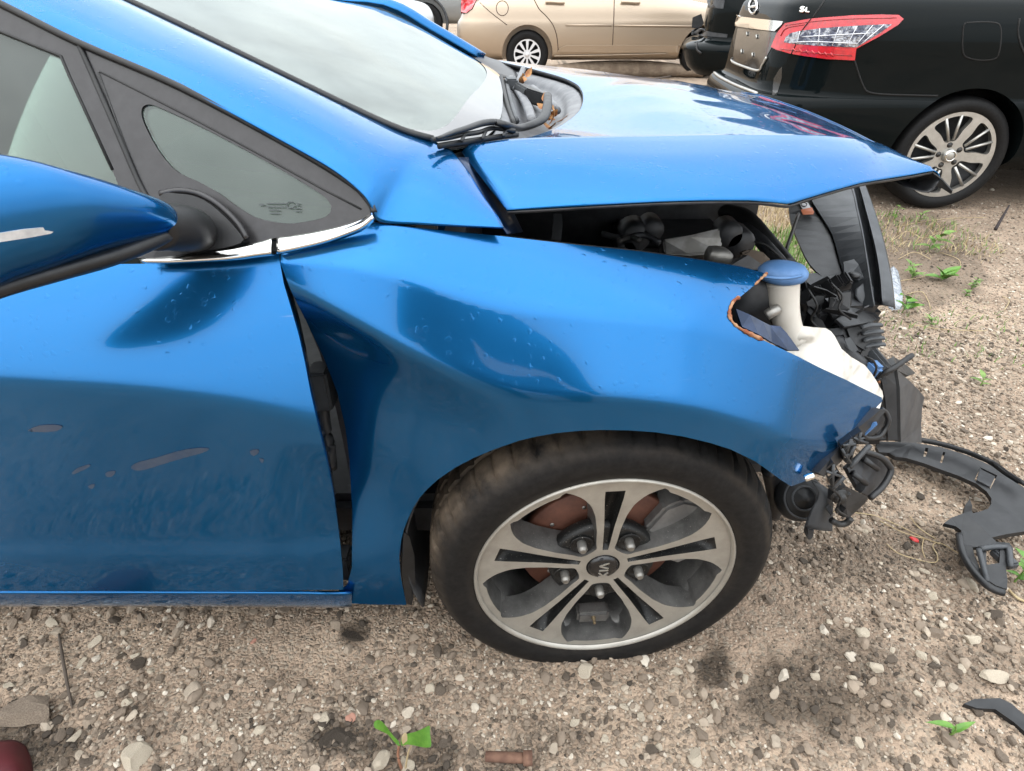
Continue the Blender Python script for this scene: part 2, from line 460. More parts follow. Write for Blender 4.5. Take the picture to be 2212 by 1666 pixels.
MAT['alloy'] = M('cast_aluminium', (0.24, 0.23, 0.21), 0.45, 0.8, 0, (0.36, 0.35, 0.33), 30, bscale=90, bstr=0.3)
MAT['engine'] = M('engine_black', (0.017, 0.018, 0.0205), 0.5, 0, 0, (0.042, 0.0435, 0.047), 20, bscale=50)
MAT['rust'] = M('torn_rusty_edge', (0.20, 0.055, 0.02), 0.9, 0, 0, (0.42, 0.25, 0.14), 60, bscale=140, bstr=0.9, bdist=0.003)
MAT['warning_white'] = M('label_white', (0.6, 0.6, 0.6), 0.5)
MAT['warning_orange'] = M('label_orange', (0.45, 0.13, 0.05), 0.5)
MAT['interior'] = M('interior_grey', (0.16, 0.155, 0.145), 0.8, 0, 0, (0.2, 0.19, 0.18), 10)
MAT['leaf_brown'] = M('dry_leaf', (0.26, 0.10, 0.035), 0.7, 0, 0, (0.48, 0.26, 0.10), 40)
MAT['black_paint'] = paint('black_paint', (0.004, 0.006, 0.0065), 0.0, 0.25, drops=False, dirt=False)
MAT['black_paint'].node_tree.nodes['Principled BSDF'].inputs['Specular IOR Level'].default_value = 0.0; MAT['black_paint'].node_tree.nodes['Principled BSDF'].inputs['Coat Weight'].default_value = 0.55
MAT['tan_paint'] = paint('tan_paint', (0.42, 0.335, 0.25), 0.6, 0.36, drops=False, dirt=False)
MAT['silver_paint'] = paint('silver_paint', (0.26, 0.265, 0.26), 0.7, 0.35, drops=False, dirt=False)
MAT['white_paint'] = paint('white_paint', (0.42, 0.43, 0.44), 0.1, 0.3, drops=False, dirt=False)
MAT['seam'] = M('panel_gap', (0.006, 0.006, 0.006), 0.8)
MAT['tan_seam'] = M('tan_panel_gap', (0.07, 0.045, 0.03), 0.8)
MAT['alloy_wheel'] = M('silver_wheel', (0.42, 0.41, 0.38), 0.35, 0.75, 0.1, (0.5, 0.49, 0.46), 20)
MAT['hub_white'] = M('silver_hub', (0.66, 0.66, 0.67), 0.4, 0.3)
MAT['dark_wheel'] = M('black_wheel', (0.012, 0.013, 0.014), 0.4, 0.3)

def glass(name, tint=(0.55, 0.62, 0.58), dust=0.10, dustcol=(0.5, 0.53, 0.5), rough=0.01, drops=True):
    m, n, l, b = nt(name); n.remove(b)
    out = n.get('Material Output')
    tr = n.new('ShaderNodeBsdfTransparent'); tr.inputs[0].default_value = (*tint, 1)
    gl = n.new('ShaderNodeBsdfGlossy'); gl.inputs['Roughness'].default_value = rough; gl.inputs['Color'].default_value = (0.95, 1.0, 0.97, 1)
    df = n.new('ShaderNodeBsdfDiffuse'); df.inputs[0].default_value = (*dustcol, 1)
    fr = n.new('ShaderNodeFresnel'); fr.inputs[0].default_value = 1.52
    a = n.new('ShaderNodeMixShader'); bb = n.new('ShaderNodeMixShader')
    f = noise(n, l, 9, 6, 0.6); f = mth(n, l, 'MULTIPLY', f, dust * 2.0)
    l.new(f, a.inputs[0]); l.new(tr.outputs[0], a.inputs[1]); l.new(df.outputs[0], a.inputs[2])
    l.new(fr.outputs[0], bb.inputs[0]); l.new(a.outputs[0], bb.inputs[1]); l.new(gl.outputs[0], bb.inputs[2])
    l.new(bb.outputs[0], out.inputs[0])
    if not drops: return m
    h = noise(n, l, 150, 2, 0.5); h = mth(n, l, 'SUBTRACT', h, 0.66, True)
    k = n.new('ShaderNodeBump'); k.inputs['Strength'].default_value = 0.08; k.inputs['Distance'].default_value = 0.002
    l.new(h, k.inputs['Height']); l.new(k.outputs[0], gl.inputs['Normal'])
    return m
MAT['windshield'] = glass('windshield_glass', (0.62, 0.70, 0.66), 0.16, (.55, .62, .58))
MAT['side_glass'] = glass('side_glass', (0.56, 0.64, 0.60), 0.11, (0.32, 0.36, 0.34), drops=False)
MAT['dark_glass'] = M('dark_glass', (0.01, 0.012, 0.012), 0.04, 0, 0.5)
MAT['red_lens'] = M('red_lens', (0.60, 0.02, 0.03), 0.2, 0, 1.0, (0.42, 0.02, 0.03), 30, bscale=45, bstr=0.3, bdist=0.004)
MAT['clear_lens'] = M('clear_lens', (0.42, 0.43, 0.46), 0.14, 0.5, 0.5, (0.06, 0.065, 0.10), 26, 0.42, 0.56, bscale=50, bstr=0.8, bdist=0.006)

# blue car wheel metals
def wheel_metal(name, c1, c2, rough):
    m, n, l, b = nt(name)
    f = noise(n, l, 25, 6, 0.65); sp = noise(n, l, 420, 2, 0.5)
    sp = mth(n, l, 'MULTIPLY', mth(n, l, 'SUBTRACT', sp, 0.66, True), 8.0, True)
    c = ramp(n, l, f, [(0.3, c1), (0.7, c2)])
    l.new(mixc(n, l, mth(n, l, 'MULTIPLY', sp, 0.6), c, (0.55, 0.52, 0.47)), b.inputs['Base Color'])
    b.inputs['Metallic'].default_value = 0.55; b.inputs['Roughness'].default_value = rough
    return m
MAT['rim_face'] = wheel_metal('machined_alloy', (0.32, 0.302, 0.268), (0.42, 0.40, 0.356), 0.36)
MAT['rim_side'] = wheel_metal('painted_alloy', (0.085, 0.083, 0.08), (0.19, 0.186, 0.178), 0.38)
MAT['rim_dark'] = wheel_metal('dark_painted_alloy', (0.014, 0.0145, 0.015), (0.028, 0.028, 0.027), 0.45)
m, n, l, b = nt('tyre_rubber'); MAT['tyre'] = m
f = noise(n, l, 14, 6, 0.65); f2 = noise(n, l, 90, 4, 0.6)
at = n.new('ShaderNodeAttribute'); at.attribute_name = 'mud'; 
mud = mth(n, l, 'MULTIPLY', at.outputs['Fac'], mth(n, l, 'MULTIPLY', mth(n, l, 'SUBTRACT', f, 0.3, True), 3.2, True))
cb = ramp(n, l, f2, [(0.35, (0.005, 0.005, 0.0054)), (0.7, (0.012, 0.0118, 0.0118))])
l.new(mixc(n, l, mud, cb, (0.125, 0.096, 0.07)), b.inputs['Base Color'])
b.inputs['Roughness'].default_value = 0.6; b.inputs['Specular IOR Level'].default_value = 0.2
bump(n, l, b, noise(n, l, 160, 3, 0.5), 0.2, 0.001)
m, n, l, b = nt('rusty_disc'); MAT['disc'] = m
f = noise(n, l, 30, 6, 0.6)
l.new(ramp(n, l, f, [(0.35, (0.085, 0.034, 0.022)), (0.65, (0.14, 0.055, 0.034))]), b.inputs['Base Color'])
b.inputs['Roughness'].default_value = 0.55; b.inputs['Metallic'].default_value = 0.3

# ground
m, n, l, b = nt('dirt_ground'); MAT['ground'] = m
tc = n.new('ShaderNodeTexCoord').outputs['Object']
f1 = noise(n, l, 1.1, 6, 0.6, tc); f2 = noise(n, l, 9, 6, 0.65, tc); f3 = noise(n, l, 150, 2, 0.6, tc)
ca = ramp(n, l, f2, [(0.30, (0.195, 0.142, 0.102)), (0.5, (0.375, 0.28, 0.205)), (0.72, (0.48, 0.37, 0.275))])
cbm = ramp(n, l, f1, [(0.38, (0.18, 0.128, 0.092)), (0.56, (0.43, 0.325, 0.238))])
c = mixc(n, l, 0.45, ca, cbm)
wv = n.new('ShaderNodeTexNoise'); wv.inputs['Scale'].default_value = 38; wv.inputs['Detail'].default_value = 2; l.new(tc, wv.inputs['Vector'])
wa = n.new('ShaderNodeVectorMath'); wa.operation = 'MULTIPLY_ADD'; wa.inputs[1].default_value = (.022, .022, .022); l.new(wv.outputs['Color'], wa.inputs[0]); l.new(tc, wa.inputs[2])
vo = n.new('ShaderNodeTexVoronoi'); vo.inputs['Scale'].default_value = 150; vo.inputs['Randomness'].default_value = 1.0; l.new(wa.outputs[0], vo.inputs['Vector'])
se = n.new('ShaderNodeSeparateColor'); l.new(vo.outputs['Color'], se.inputs[0])
gr = mth(n, l, 'MULTIPLY', mth(n, l, 'SUBTRACT', se.outputs[0], 0.62, True), 2.0, True)
c = mixc(n, l, gr, c, (0.30, 0.26, 0.205))
gr2 = mth(n, l, 'MULTIPLY', mth(n, l, 'SUBTRACT', se.outputs[1], 0.75, True), 2.6, True)
c = mixc(n, l, gr2, c, (0.035, 0.029, 0.024))
at = n.new('ShaderNodeAttribute'); at.attribute_name = 'wet_dark'
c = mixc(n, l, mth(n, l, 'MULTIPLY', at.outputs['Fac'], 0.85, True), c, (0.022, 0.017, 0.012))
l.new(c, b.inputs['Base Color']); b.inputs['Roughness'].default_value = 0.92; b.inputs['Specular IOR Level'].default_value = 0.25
hh = mth(n, l, 'ADD', mth(n, l, 'MULTIPLY', f3, 0.8), mth(n, l, 'SUBTRACT', 1.0, mth(n, l, 'MULTIPLY', vo.outputs['Distance'], 1.2)))
bump(n, l, b, hh, 0.95, 0.004)
def stone_mat(name, attr=True):
    m, n, l, b = nt(name)
    at = n.new('ShaderNodeAttribute'); at.attribute_name = 'tone'
    oi = n.new('ShaderNodeObjectInfo')
    src = at.outputs['Fac'] if attr else oi.outputs['Random']
    f = noise(n, l, 70, 3, 0.6)
    c = ramp(n, l, src, [(0.0, (0.045, 0.037, 0.03)), (0.3, (0.175, 0.137, 0.105)), (0.6, (0.325, 0.257, 0.195)), (0.85, (0.50, 0.42, 0.33)), (1.0, (0.68, 0.61, 0.51))])
    c2 = mixc(n, l, mth(n, l, 'MULTIPLY', f, 0.5), c, (0.10, 0.077, 0.056))
    l.new(c2, b.inputs['Base Color']); b.inputs['Roughness'].default_value = 0.85; b.inputs['Specular IOR Level'].default_value = 0.3
    bump(n, l, b, noise(n, l, 200, 2, 0.65), 0.5, 0.002)
    return m
MAT['gravel'] = stone_mat('gravel_stone', True)
MAT['stone'] = stone_mat('loose_stone', False)
MAT['pale_stone'] = M('pale_limestone', (0.56, 0.485, 0.38), 0.88, 0, 0, (0.33, 0.275, 0.205), 60, 0.42, 0.66, bscale=120, bstr=0.6, bdist=0.003)
MAT['pink_stone'] = M('pink_stone', (0.36, 0.17, 0.12), 0.85, 0, 0, (0.42, 0.23, 0.17), 60, bscale=140)
MAT['clod'] = M('dark_soil', (0.075, 0.058, 0.042), 0.95, 0, 0, (0.035, 0.026, 0.019), 40, bscale=150, bstr=0.8, bdist=0.004)
MAT['rock'] = M('brown_flat_rock', (0.27, 0.215, 0.16), 0.9, 0, 0, (0.17, 0.128, 0.097), 22, bscale=60, bstr=0.7, bdist=0.005)
MAT['leaf'] = M('green_leaf', (0.075, 0.19, 0.02), 0.45, 0, 0, (0.115, 0.25, 0.03), 60, bscale=90, bstr=0.3)
MAT['weed'] = M('weed_green', (0.09, 0.17, 0.03), 0.55, 0, 0, (0.17, 0.27, 0.06), 40)
MAT['straw'] = M('dry_straw', (0.36, 0.27, 0.15), 0.8, 0, 0, (0.45, 0.36, 0.21), 30)
MAT['stem'] = M('reddish_stem', (0.26, 0.12, 0.07), 0.7)
MAT['twig'] = M('grey_twig', (0.09, 0.07, 0.055), 0.9)
MAT['red'] = M('dark_red_plastic', (0.07, 0.009, 0.011), 0.6, 0, 0.0, (0.10, 0.014, 0.016), 20)
MAT['rustpipe'] = M('rusty_iron', (0.12, 0.062, 0.042), 0.9, 0.1, 0, (0.19, 0.105, 0.07), 50, bscale=120, bstr=0.5)
MAT['wood'] = M('weathered_wood', (0.19, 0.14, 0.10), 0.9, 0, 0, (0.28, 0.22, 0.16), 9, bscale=20, bstr=0.7, bdist=0.02)
# ------------------------------------------------------------------ ground
_perm = RNG.random((256, 256))
def vnoise(x, y):
    xi = np.floor(x).astype(int); yi = np.floor(y).astype(int); fx = x - xi; fy = y - yi
    fx = fx * fx * (3 - 2 * fx); fy = fy * fy * (3 - 2 * fy)
    g = lambda i, j: _perm[i % 256, j % 256]
    return (g(xi, yi) * (1 - fx) + g(xi + 1, yi) * fx) * (1 - fy) + (g(xi, yi + 1) * (1 - fx) + g(xi + 1, yi + 1) * fx) * fy
def fbm(x, y, s, o=4):
    r = 0; a = 0.5; t = 0
    for i in range(o):
        r = r + a * vnoise(x * s + 17.3 * i, y * s + 9.1 * i); t += a; a *= 0.5; s *= 2.03
    return r / t - 0.5
def gz(x, y):
    x = np.asarray(x, float); y = np.asarray(y, float)
    z = 0.045 * fbm(x, y, 1.3, 3) + 0.022 * fbm(x, y, 7.0, 3) + 0.008 * fbm(x, y, 33.0, 2)
    # the wheel has settled into a shallow hollow
    z = z * (1 - 0.7 * np.exp(-((x / 0.22) ** 2 + ((y - 0.1) / 0.2) ** 2)))
    # a little bank of soil beyond the nose of the car
    b = np.exp(-(((x - 1.75) / 0.45) ** 2 + ((y - 1.95) / 0.35) ** 2)) * 0.05
    far = np.clip((np.hypot(x, y) - 6) / 20, 0, 1)
    return z * (1 + far) + b
wet_spots = [(765, 1372, 34, 26, 1.0), (1540, 1450, 46, 44, 0.95), (735, 1600, 70, 40, 0.8), (1720, 1505, 150, 70, 0.8), (1830, 1480, 150, 110, 0.5),
             (1980, 1180, 120, 60, 0.4), (1850, 1200, 90, 50, 0.45), (40, 1600, 130, 60, 0.8), (900, 1640, 120, 50, 0.6), (1640, 1560, 90, 40, 0.35),
             (1990, 560, 120, 60, 0.55), (2020, 620, 110, 50, 0.5), (1960, 500, 120, 40, 0.35), (1420, 150, 220, 14, 0.8), (2100, 1440, 120, 60, 0.35),
             (1200, 1600, 90, 40, 0.35), (330, 1560, 80, 40, 0.25), (1090, 1660, 100, 30, 0.5)]
def wet_darkness(x, y):
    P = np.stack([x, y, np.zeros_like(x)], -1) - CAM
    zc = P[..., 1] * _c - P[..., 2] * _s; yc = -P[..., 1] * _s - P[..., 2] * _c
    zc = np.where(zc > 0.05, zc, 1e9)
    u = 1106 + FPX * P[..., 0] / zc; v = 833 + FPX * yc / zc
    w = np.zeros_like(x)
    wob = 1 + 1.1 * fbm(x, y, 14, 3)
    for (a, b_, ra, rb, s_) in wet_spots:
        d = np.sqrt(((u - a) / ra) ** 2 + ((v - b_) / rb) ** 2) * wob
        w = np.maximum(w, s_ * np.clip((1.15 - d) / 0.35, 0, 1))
    # the ground also turns darker below the car body
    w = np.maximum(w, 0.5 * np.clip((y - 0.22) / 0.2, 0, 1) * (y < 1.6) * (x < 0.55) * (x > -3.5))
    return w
def axis(lo, hi, h, far):
    a = list(np.arange(lo, hi + h / 2, h)); d = h
    while a[-1] < far: d *= 1.16; a.append(a[-1] + d)
    d = h
    while a[0] > -far: d *= 1.16; a.insert(0, a[0] - d)
    return np.array(a)
gx = axis(-1.6, 2.2, 0.016, 500); gy = axis(-0.5, 2.3, 0.016, 500)
X, Y = np.meshgrid(gx, gy, indexing='ij'); Z = gz(X, Y)
nx_, ny_ = X.shape
me = bpy.data.meshes.new('ground')
idx = np.arange(nx_ * ny_).reshape(nx_, ny_)
quads = np.stack([idx[:-1, :-1], idx[1:, :-1], idx[1:, 1:], idx[:-1, 1:]], -1).reshape(-1, 4)
me.vertices.add(nx_ * ny_); me.vertices.foreach_set('co', np.stack([X, Y, Z], -1).ravel())
me.loops.add(quads.size); me.loops.foreach_set('vertex_index', quads.ravel())
me.polygons.add(len(quads)); me.polygons.foreach_set('loop_start', np.arange(0, quads.size, 4)); me.polygons.foreach_set('loop_total', np.full(len(quads), 4))
me.polygons.foreach_set('use_smooth', np.ones(len(quads), bool))
a_ = me.attributes.new('wet_dark', 'FLOAT', 'POINT'); a_.data.foreach_set('value', wet_darkness(X, Y).ravel())
me.update(); me.validate()
ground = new_obj('ground', me, MAT['ground']); ground['kind'] = 'structure'

# ------------------------------------------------------------------ gravel
def ico(sub):
    bm = bmesh.new(); bmesh.ops.create_icosphere(bm, subdivisions=sub, radius=1.0)
    V = np.array([v.co[:] for v in bm.verts]); F = np.array([[v.index for v in f.verts] for f in bm.faces]); bm.free(); return V, F
def stone_shapes(sub, k, rough):
    V, F = ico(sub); out = []
    for i in range(k):
        S = V.copy()
        for j in range(9):                           # chop with random planes, then a little noise
            d = RNG.normal(size=3); d /= np.linalg.norm(d); c0 = RNG.uniform(0.45, 0.95)
            p = S @ d; S = S - np.clip(p - c0, 0, None)[:, None] * d
        S = S * (1 + rough * RNG.normal(size=(len(S), 1)) * 0.5)
        S = S * RNG.uniform([0.75, 0.6, 0.45], [1.2, 1.0, 0.75])
        out.append(S)
    return np.array(out), F
def scatter(n, size, sub, region, keepfun, tone_mu, sink=0.25):
    shapes, F = stone_shapes(sub, 16, 0.09)
    x = RNG.uniform(region[0], region[1], n); y = RNG.uniform(region[2], region[3], n)
    k = keepfun(x, y) > RNG.random(n); x, y = x[k], y[k]; n = len(x)
    s_ = size[0] + (size[1] - size[0]) * RNG.random(n) ** 3.4
    a = RNG.uniform(0, 2 * np.pi, n); t = RNG.normal(0, 0.25, n)
    S = shapes[RNG.integers(0, 16, n)]                              # n,v,3
    ca, sa, ct, st = np.cos(a), np.sin(a), np.cos(t), np.sin(t)
    X_ = S[..., 0] * ca[:, None] - S[..., 1] * sa[:, None]; Y_ = S[..., 0] * sa[:, None] + S[..., 1] * ca[:, None]; Z_ = S[..., 2]
    X2 = X_ * ct[:, None] - Z_ * st[:, None]; Z2 = X_ * st[:, None] + Z_ * ct[:, None]
    V = np.stack([X2 * s_[:, None] + x[:, None], Y_ * s_[:, None] + y[:, None], Z2 * s_[:, None] + (gz(x, y) + s_ * sink)[:, None]], -1)
    tone = np.clip(RNG.normal(tone_mu, 0.24, n) + .32 * (RNG.random(n) < .10), 0, 1); tone = np.clip(tone - 0.6 * wet_darkness(x, y), 0, 1)
    nv = shapes.shape[1]
    FF = (F[None] + (np.arange(n) * nv)[:, None, None]).reshape(-1, 3)
    return V.reshape(-1, 3), FF, np.repeat(tone, nv)
def sandy(x, y):
    P = np.stack([x, y, np.zeros_like(x)], -1) - CAM
    zc = np.maximum(P[..., 1] * _c - P[..., 2] * _s, 0.05); yc = -P[..., 1] * _s - P[..., 2] * _c
    u = 1106 + FPX * P[..., 0] / zc; v = 833 + FPX * yc / zc
    s_ = np.zeros_like(x)
    for (a, b_, ra, rb, k) in [(760, 1400, 330, 75, 0.85), (1620, 1330, 130, 180, 0.75), (1200, 1480, 240, 50, 0.4), (1950, 1090, 160, 60, 0.6), (2000, 640, 180, 110, 0.7), (1750, 1560, 160, 50, 0.5)]:
        s_ = np.maximum(s_, k * np.clip(1.4 - np.sqrt(((u - a) / ra) ** 2 + ((v - b_) / rb) ** 2), 0, 1))
    return s_
def keep_near(x, y): return np.clip(0.70 + 1.7 * fbm(x, y, 3.0, 4) - 0.75 * sandy(x, y), 0.02, 1)
def keep_fine(x, y): return np.clip(0.75 + 1.0 * fbm(x, y, 5.0, 3) - 0.25 * sandy(x, y), 0.05, 1)
def keep_right(x, y): return np.clip(0.80 + 1.2 * fbm(x, y, 2.2, 4) - 0.9 * wet_darkness(x, y) - 0.35 * sandy(x, y), 0.03, 1)
parts_ = [scatter(5500, (0.006, 0.0155), 2, (-1.35, 2.1, -0.42, 0.42), keep_near, 0.50),
          scatter(34000, (0.0035, 0.0085), 1, (-1.35, 2.1, -0.42, 0.42), keep_near, 0.52, 0.2),
          scatter(60000, (0.0018, 0.0048), 1, (-1.35, 2.1, -0.42, 0.42), keep_fine, 0.55, 0.1),
          scatter(16000, (0.004, 0.014), 1, (0.25, 2.6, 0.42, 1.5), keep_near, 0.50),
          scatter(30000, (0.0025, 0.0065), 1, (0.45, 2.3, 0.30, 1.7), keep_right, 0.60, 0.15),
          scatter(14000, (0.004, 0.011), 1, (0.9, 3.6, 1.5, 3.2), keep_right, 0.58),
          scatter(2500, (0.006, 0.022), 1, (-1.0, 4.5, 3.2, 9.0), keep_near, 0.5)]
Vs = []; Fs = []; Ts = []; b0 = 0
for V_, F_, T_ in parts_:
    Vs.append(V_); Fs.append(F_ + b0); Ts.append(T_); b0 += len(V_)
Vs = np.concatenate(Vs); Fs = np.concatenate(Fs); Ts = np.concatenate(Ts)
me = bpy.data.meshes.new('gravel')
me.vertices.add(len(Vs)); me.vertices.foreach_set('co', Vs.ravel())
me.loops.add(Fs.size); me.loops.foreach_set('vertex_index', Fs.ravel())
me.polygons.add(len(Fs)); me.polygons.foreach_set('loop_start', np.arange(0, Fs.size, 3)); me.polygons.foreach_set('loop_total', np.full(len(Fs), 3))
me.polygons.foreach_set('use_smooth', np.ones(len(Fs), bool))
a_ = me.attributes.new('tone', 'FLOAT', 'POINT'); a_.data.foreach_set('value', Ts)
me.update(); me.validate(); me.set_sharp_from_angle(angle=.45)
gravel = new_obj('gravel', me, MAT['gravel'])
tag(gravel, 'small grey and brown gravel scattered over the dirt', 'gravel', kind='stuff')
# ================================================================== the damaged blue car
car = thing('blue_car', 'damaged bright blue sedan with its front bumper and headlamp torn off', 'car', (-0.9, 0.86, 0.0))

# ---- side skin y = F(x, z) of the wing (fender): buckled at the back, torn at the front
def smooth1d(knots, sigma=.022):
    k = np.array(knots, float); g = np.linspace(k[0, 0] - .6, k[-1, 0] + .6, 1400); d = g[1] - g[0]
    s0 = (k[1, 1] - k[0, 1]) / (k[1, 0] - k[0, 0]); s1 = (k[-1, 1] - k[-2, 1]) / (k[-1, 0] - k[-2, 0])
    v = np.interp(g, k[:, 0], k[:, 1]); v = np.where(g < k[0, 0], k[0, 1] + s0 * (g - k[0, 0]), v); v = np.where(g > k[-1, 0], k[-1, 1] + s1 * (g - k[-1, 0]), v)
    w = int(4 * sigma / d); t = np.arange(-w, w + 1) * d; ker = np.exp(-.5 * (t / sigma) ** 2); ker /= ker.sum()
    v = np.convolve(np.pad(v, w, mode='reflect', reflect_type='odd'), ker, 'valid')
    return lambda x: np.interp(x, g, v)
def softp(e, k): return k * np.logaddexp(0, np.asarray(e) / k)
f_zc = smooth1d([(-.46,.826),(-.38,.797),(-.30,.752),(-.224,.712),(-.145,.682),(-.035,.683),(.086,.664),(.17,.626),(.245,.580),(.35,.52),(.46,.465)], .03)
f_yc = smooth1d([(-.46,.034),(-.38,.002),(-.30,-.014),(-.224,-.021),(-.145,-.026),(-.035,-.026),(.086,-.021),(.17,-.008),(.25,.014),(.35,.072),(.46,.138)], .022)
f_zt = smooth1d([(-.46,.853),(-.335,.884),(-.177,.853),(-.075,.836),(.022,.821),(.119,.803),(.232,.768),(.35,.71),(.46,.65)], .03)
f_yt = smooth1d([(-.46,.056),(-.335,.082),(-.177,.115),(-.075,.13),(.022,.142),(.119,.157),(.232,.190),(.35,.235),(.46,.29)], .03)
f_yl = smooth1d([(-.46,.060),(-.42,.056),(-.36,.038),(-.30,.020),(-.22,.004),(-.145,-.014),(-.035,-.020),(.086,-.015),(.17,-.002),(.25,.018),(.35,.074),(.46,.138)], .022)
def F_fender(x, z):
    x = np.asarray(x, float); z = np.asarray(z, float)
    zc, yc, zt, yt, yl = f_zc(x), f_yc(x), f_zt(x), f_yt(x), f_yl(x)
    e = z - zc; up = softp(e, .004); dn = softp(-e, .004)
    s_ = up / np.maximum(zt - zc, .02); s_ = np.minimum(s_, 1.6)
    y = yc + (yt - yc) * (.60 * s_ + .40 / .2025 * np.clip(s_ - .55, 0, None) ** 2)
    y = y + (yl - yc) * (1 - np.exp(-(dn / .075) ** 1.5))
    t_ = np.clip((.50 - z) / .24, 0, 1); t_ = t_ * t_ * (3 - 2 * t_) * np.clip((.05 - x) / .2, 0, 1)
    return y * (1 - t_) + .022 * t_
fender_out = [(607,549),(655,538),(700,527),(745,511),(780,496),(812,480),(829,485),(950,497),(1079,510),(1237,528),(1382,543),(1518,562),(1600,576),(1654,591),
 (1643,603),(1630,616),(1613,630),(1600,641),(1585,650),(1577,664),(1574,680),(1580,696),(1600,712),(1625,724),(1648,735),(1678,749),(1725,771),(1770,794),(1828,821),(1870,842),(1905,859),
 (1906,867),(1875,899),(1845,929),(1790,994),(1768,1016),(1738,1040),(1710,1051),(1690,1039),(1660,1017),(1630,996),(1578,971),(1534,957),(1475,943),(1416,934),(1358,930),(1299,929),(1250,931),(1201,936),(1160,943),(1122,952),(1070,970),(1024,989),(982,1011),(946,1036),(924,1056),(907,1075),(893,1096),(883,1118),(873,1142),(867,1165),(862,1200),(866,1250),(878,1307),
 (800,1306),(722,1302),(717,1287),(750,1264),(760,1227),(761,1108),(755,995),(746,924),(729,849),(698,769),(661,693),(628,627),(606,570)]
fender = side_panel('fender', fender_out, F_fender, MAT['blue'], car, h=11, th=0.0022, eh=9)
fender['label'] = 'buckled blue front wing with torn headlamp edge'
# torn, rusty lips where the lamp was ripped out
def edge_strip(name, pts, F, r, mat, parent, off=0.001, n=4):
    q = smooth_loop(pts, n, closed=False); V = hit_y(q[:, 0], q[:, 1], F); V[:, 1] -= off
    rr = r * (0.5 + 1.0 * RNG.random(len(V))); rr[0] *= .4; rr[-1] *= .4
    return tube(name, V, rr, mat, parent, seg=7, n=1)
edge_strip('torn_edge', [(1656,589),(1652,594),(1642,603),(1630,615)], F_fender, .0022, MAT['rust'], fender)
edge_strip('torn_edge', [(1598,641),(1586,648),(1578,662),(1575,678),(1581,694),(1598,709),(1622,722),(1648,734)], F_fender, .0026, MAT['rust'], fender)
# inward flange of the wheel arch
arch_px = [(1710,1049),(1690,1038),(1630,995),(1578,970),(1534,956),(1416,933),(1299,928),(1201,935),(1122,951),(1024,988),(946,1035),(907,1074),(883,1117),(867,1165),(863,1210)]
q = smooth_loop(arch_px, 4, closed=False); V = hit_y(q[:, 0], q[:, 1], F_fender)
patch('arch_flange', [V + [0, .0025, 0], V + [0, .03, 0]], MAT['navy'], fender, 1, 1, .002)
# ---- door
d_zc = smooth1d([(-2.2,.735),(-1.2,.728),(-.818,.716),(-.644,.702),(-.53,.683),(-.471,.666),(-.42,.648),(-.36,.628)], .03)
def F_door(x, z):
    x = np.asarray(x, float); z = np.asarray(z, float); zc = d_zc(x)
    e = z - zc; up = softp(e, .005); dn = softp(-e, .005); s_ = np.minimum(up / np.maximum(.845 - zc, .05), 1.5)
    y = -.034 + .094 * (.72 * s_ + .28 * s_ * s_) + .026 * (1 - np.exp(-(dn / .16) ** 1.5))
    y = y - .005 / (1 + np.exp((z - .372) / .012))
    return y + .016 * np.exp(-((x + .43) / .05) ** 2) * np.clip((.60 - z) / .2, 0, 1)
door_edge = [(602,548),(606,575),(613,613),(630,670),(646,726),(659,785),(670,844),(687,920),(708,1005),(720,1066),(729,1127),(736,1185),(741,1241),(742,1274)]
door_out = door_edge + [(600,1276),(300,1276),(0,1276),(-400,1276),(-860,1276),(-1010,1060),(-1010,760),(-780,600),(-300,586),(0,575),(150,572),(310,570),(420,566),(500,560),(560,554)]
door = side_panel('door', door_out, F_door, MAT['blue'], car, h=13, th=0.003, eh=11)
q = densify(door_edge, 12, False); V = hit_y(q[:, 0], q[:, 1], F_door)
patch('door_return', [V + [-.002, .003, 0], V + [-.012, .045, 0]], MAT['blue'], door, 1, 1, .002)
scuff_m = M('pale_scuff', (.020, .058, .13), .4, .5, .8, (.035, .075, .14), 60)
for outl in ([(283,1008),(300,998),(340,988),(385,974),(430,967),(452,969),(440,977),(400,988),(350,1003),(310,1015),(290,1015)], [(156,1021),(170,1010),(193,1003),(194,1008),(178,1016),(160,1024)], [(60,930),(85,919),(120,917),(136,922),(120,931),(85,933)], [(228,1022),(240,1017),(250,1018),(244,1028),(232,1030)], [(540,975),(555,970),(560,976),(548,985)], [(560,990),(570,992),(566,1000)], [(190,1050),(205,1045),(200,1056)]):
    side_panel('scuff', [tuple(q) for q in smooth_loop(outl, 2)], F_door, scuff_m, door, h=12, th=.0003, eh=5, off=.0007)
# what shows in the gap between door and wing
V0 = P3([(585,545,.10),(690,760,.14),(740,950,.14),(775,1150,.12),(770,1300,.10)]); V1 = P3([(700,545,.10),(790,760,.13),(830,950,.13),(850,1150,.12),(840,1300,.10)])
patch('door_jamb', [V0, V1], MAT['engine'], car, 3, 3, .003)
tube('door_wiring_boot', P3([(694,845,.085),(703,930,.09),(712,965,.09),(716,1010,.092)]), .010, MAT['grey_plastic'], car, n=4)
box('door_hinge', P3([(697,835,.09)])[0], (.03, .04, .07), MAT['grey_plastic'], car)
box('door_hinge', P3([(745,1215,.08)])[0], (.03, .04, .06), MAT['engine'], car)
# sill
sill_rows = []
for (py, Y) in [(1276.5, .016), (1277.3, .004), (1279.5, .000), (1285, .0015), (1296, .008), (1306, .022), (1309, .055)]:
    sill_rows.append(P3([(-1010, py, Y), (-500, py, Y), (0, py, Y), (400, py, Y), (640, py + 1, Y), (700, py + 2, Y), (760, py + 2, Y + .012)]))
patch('sill', sill_rows, MAT['blue'], car, 4, 4, .002)
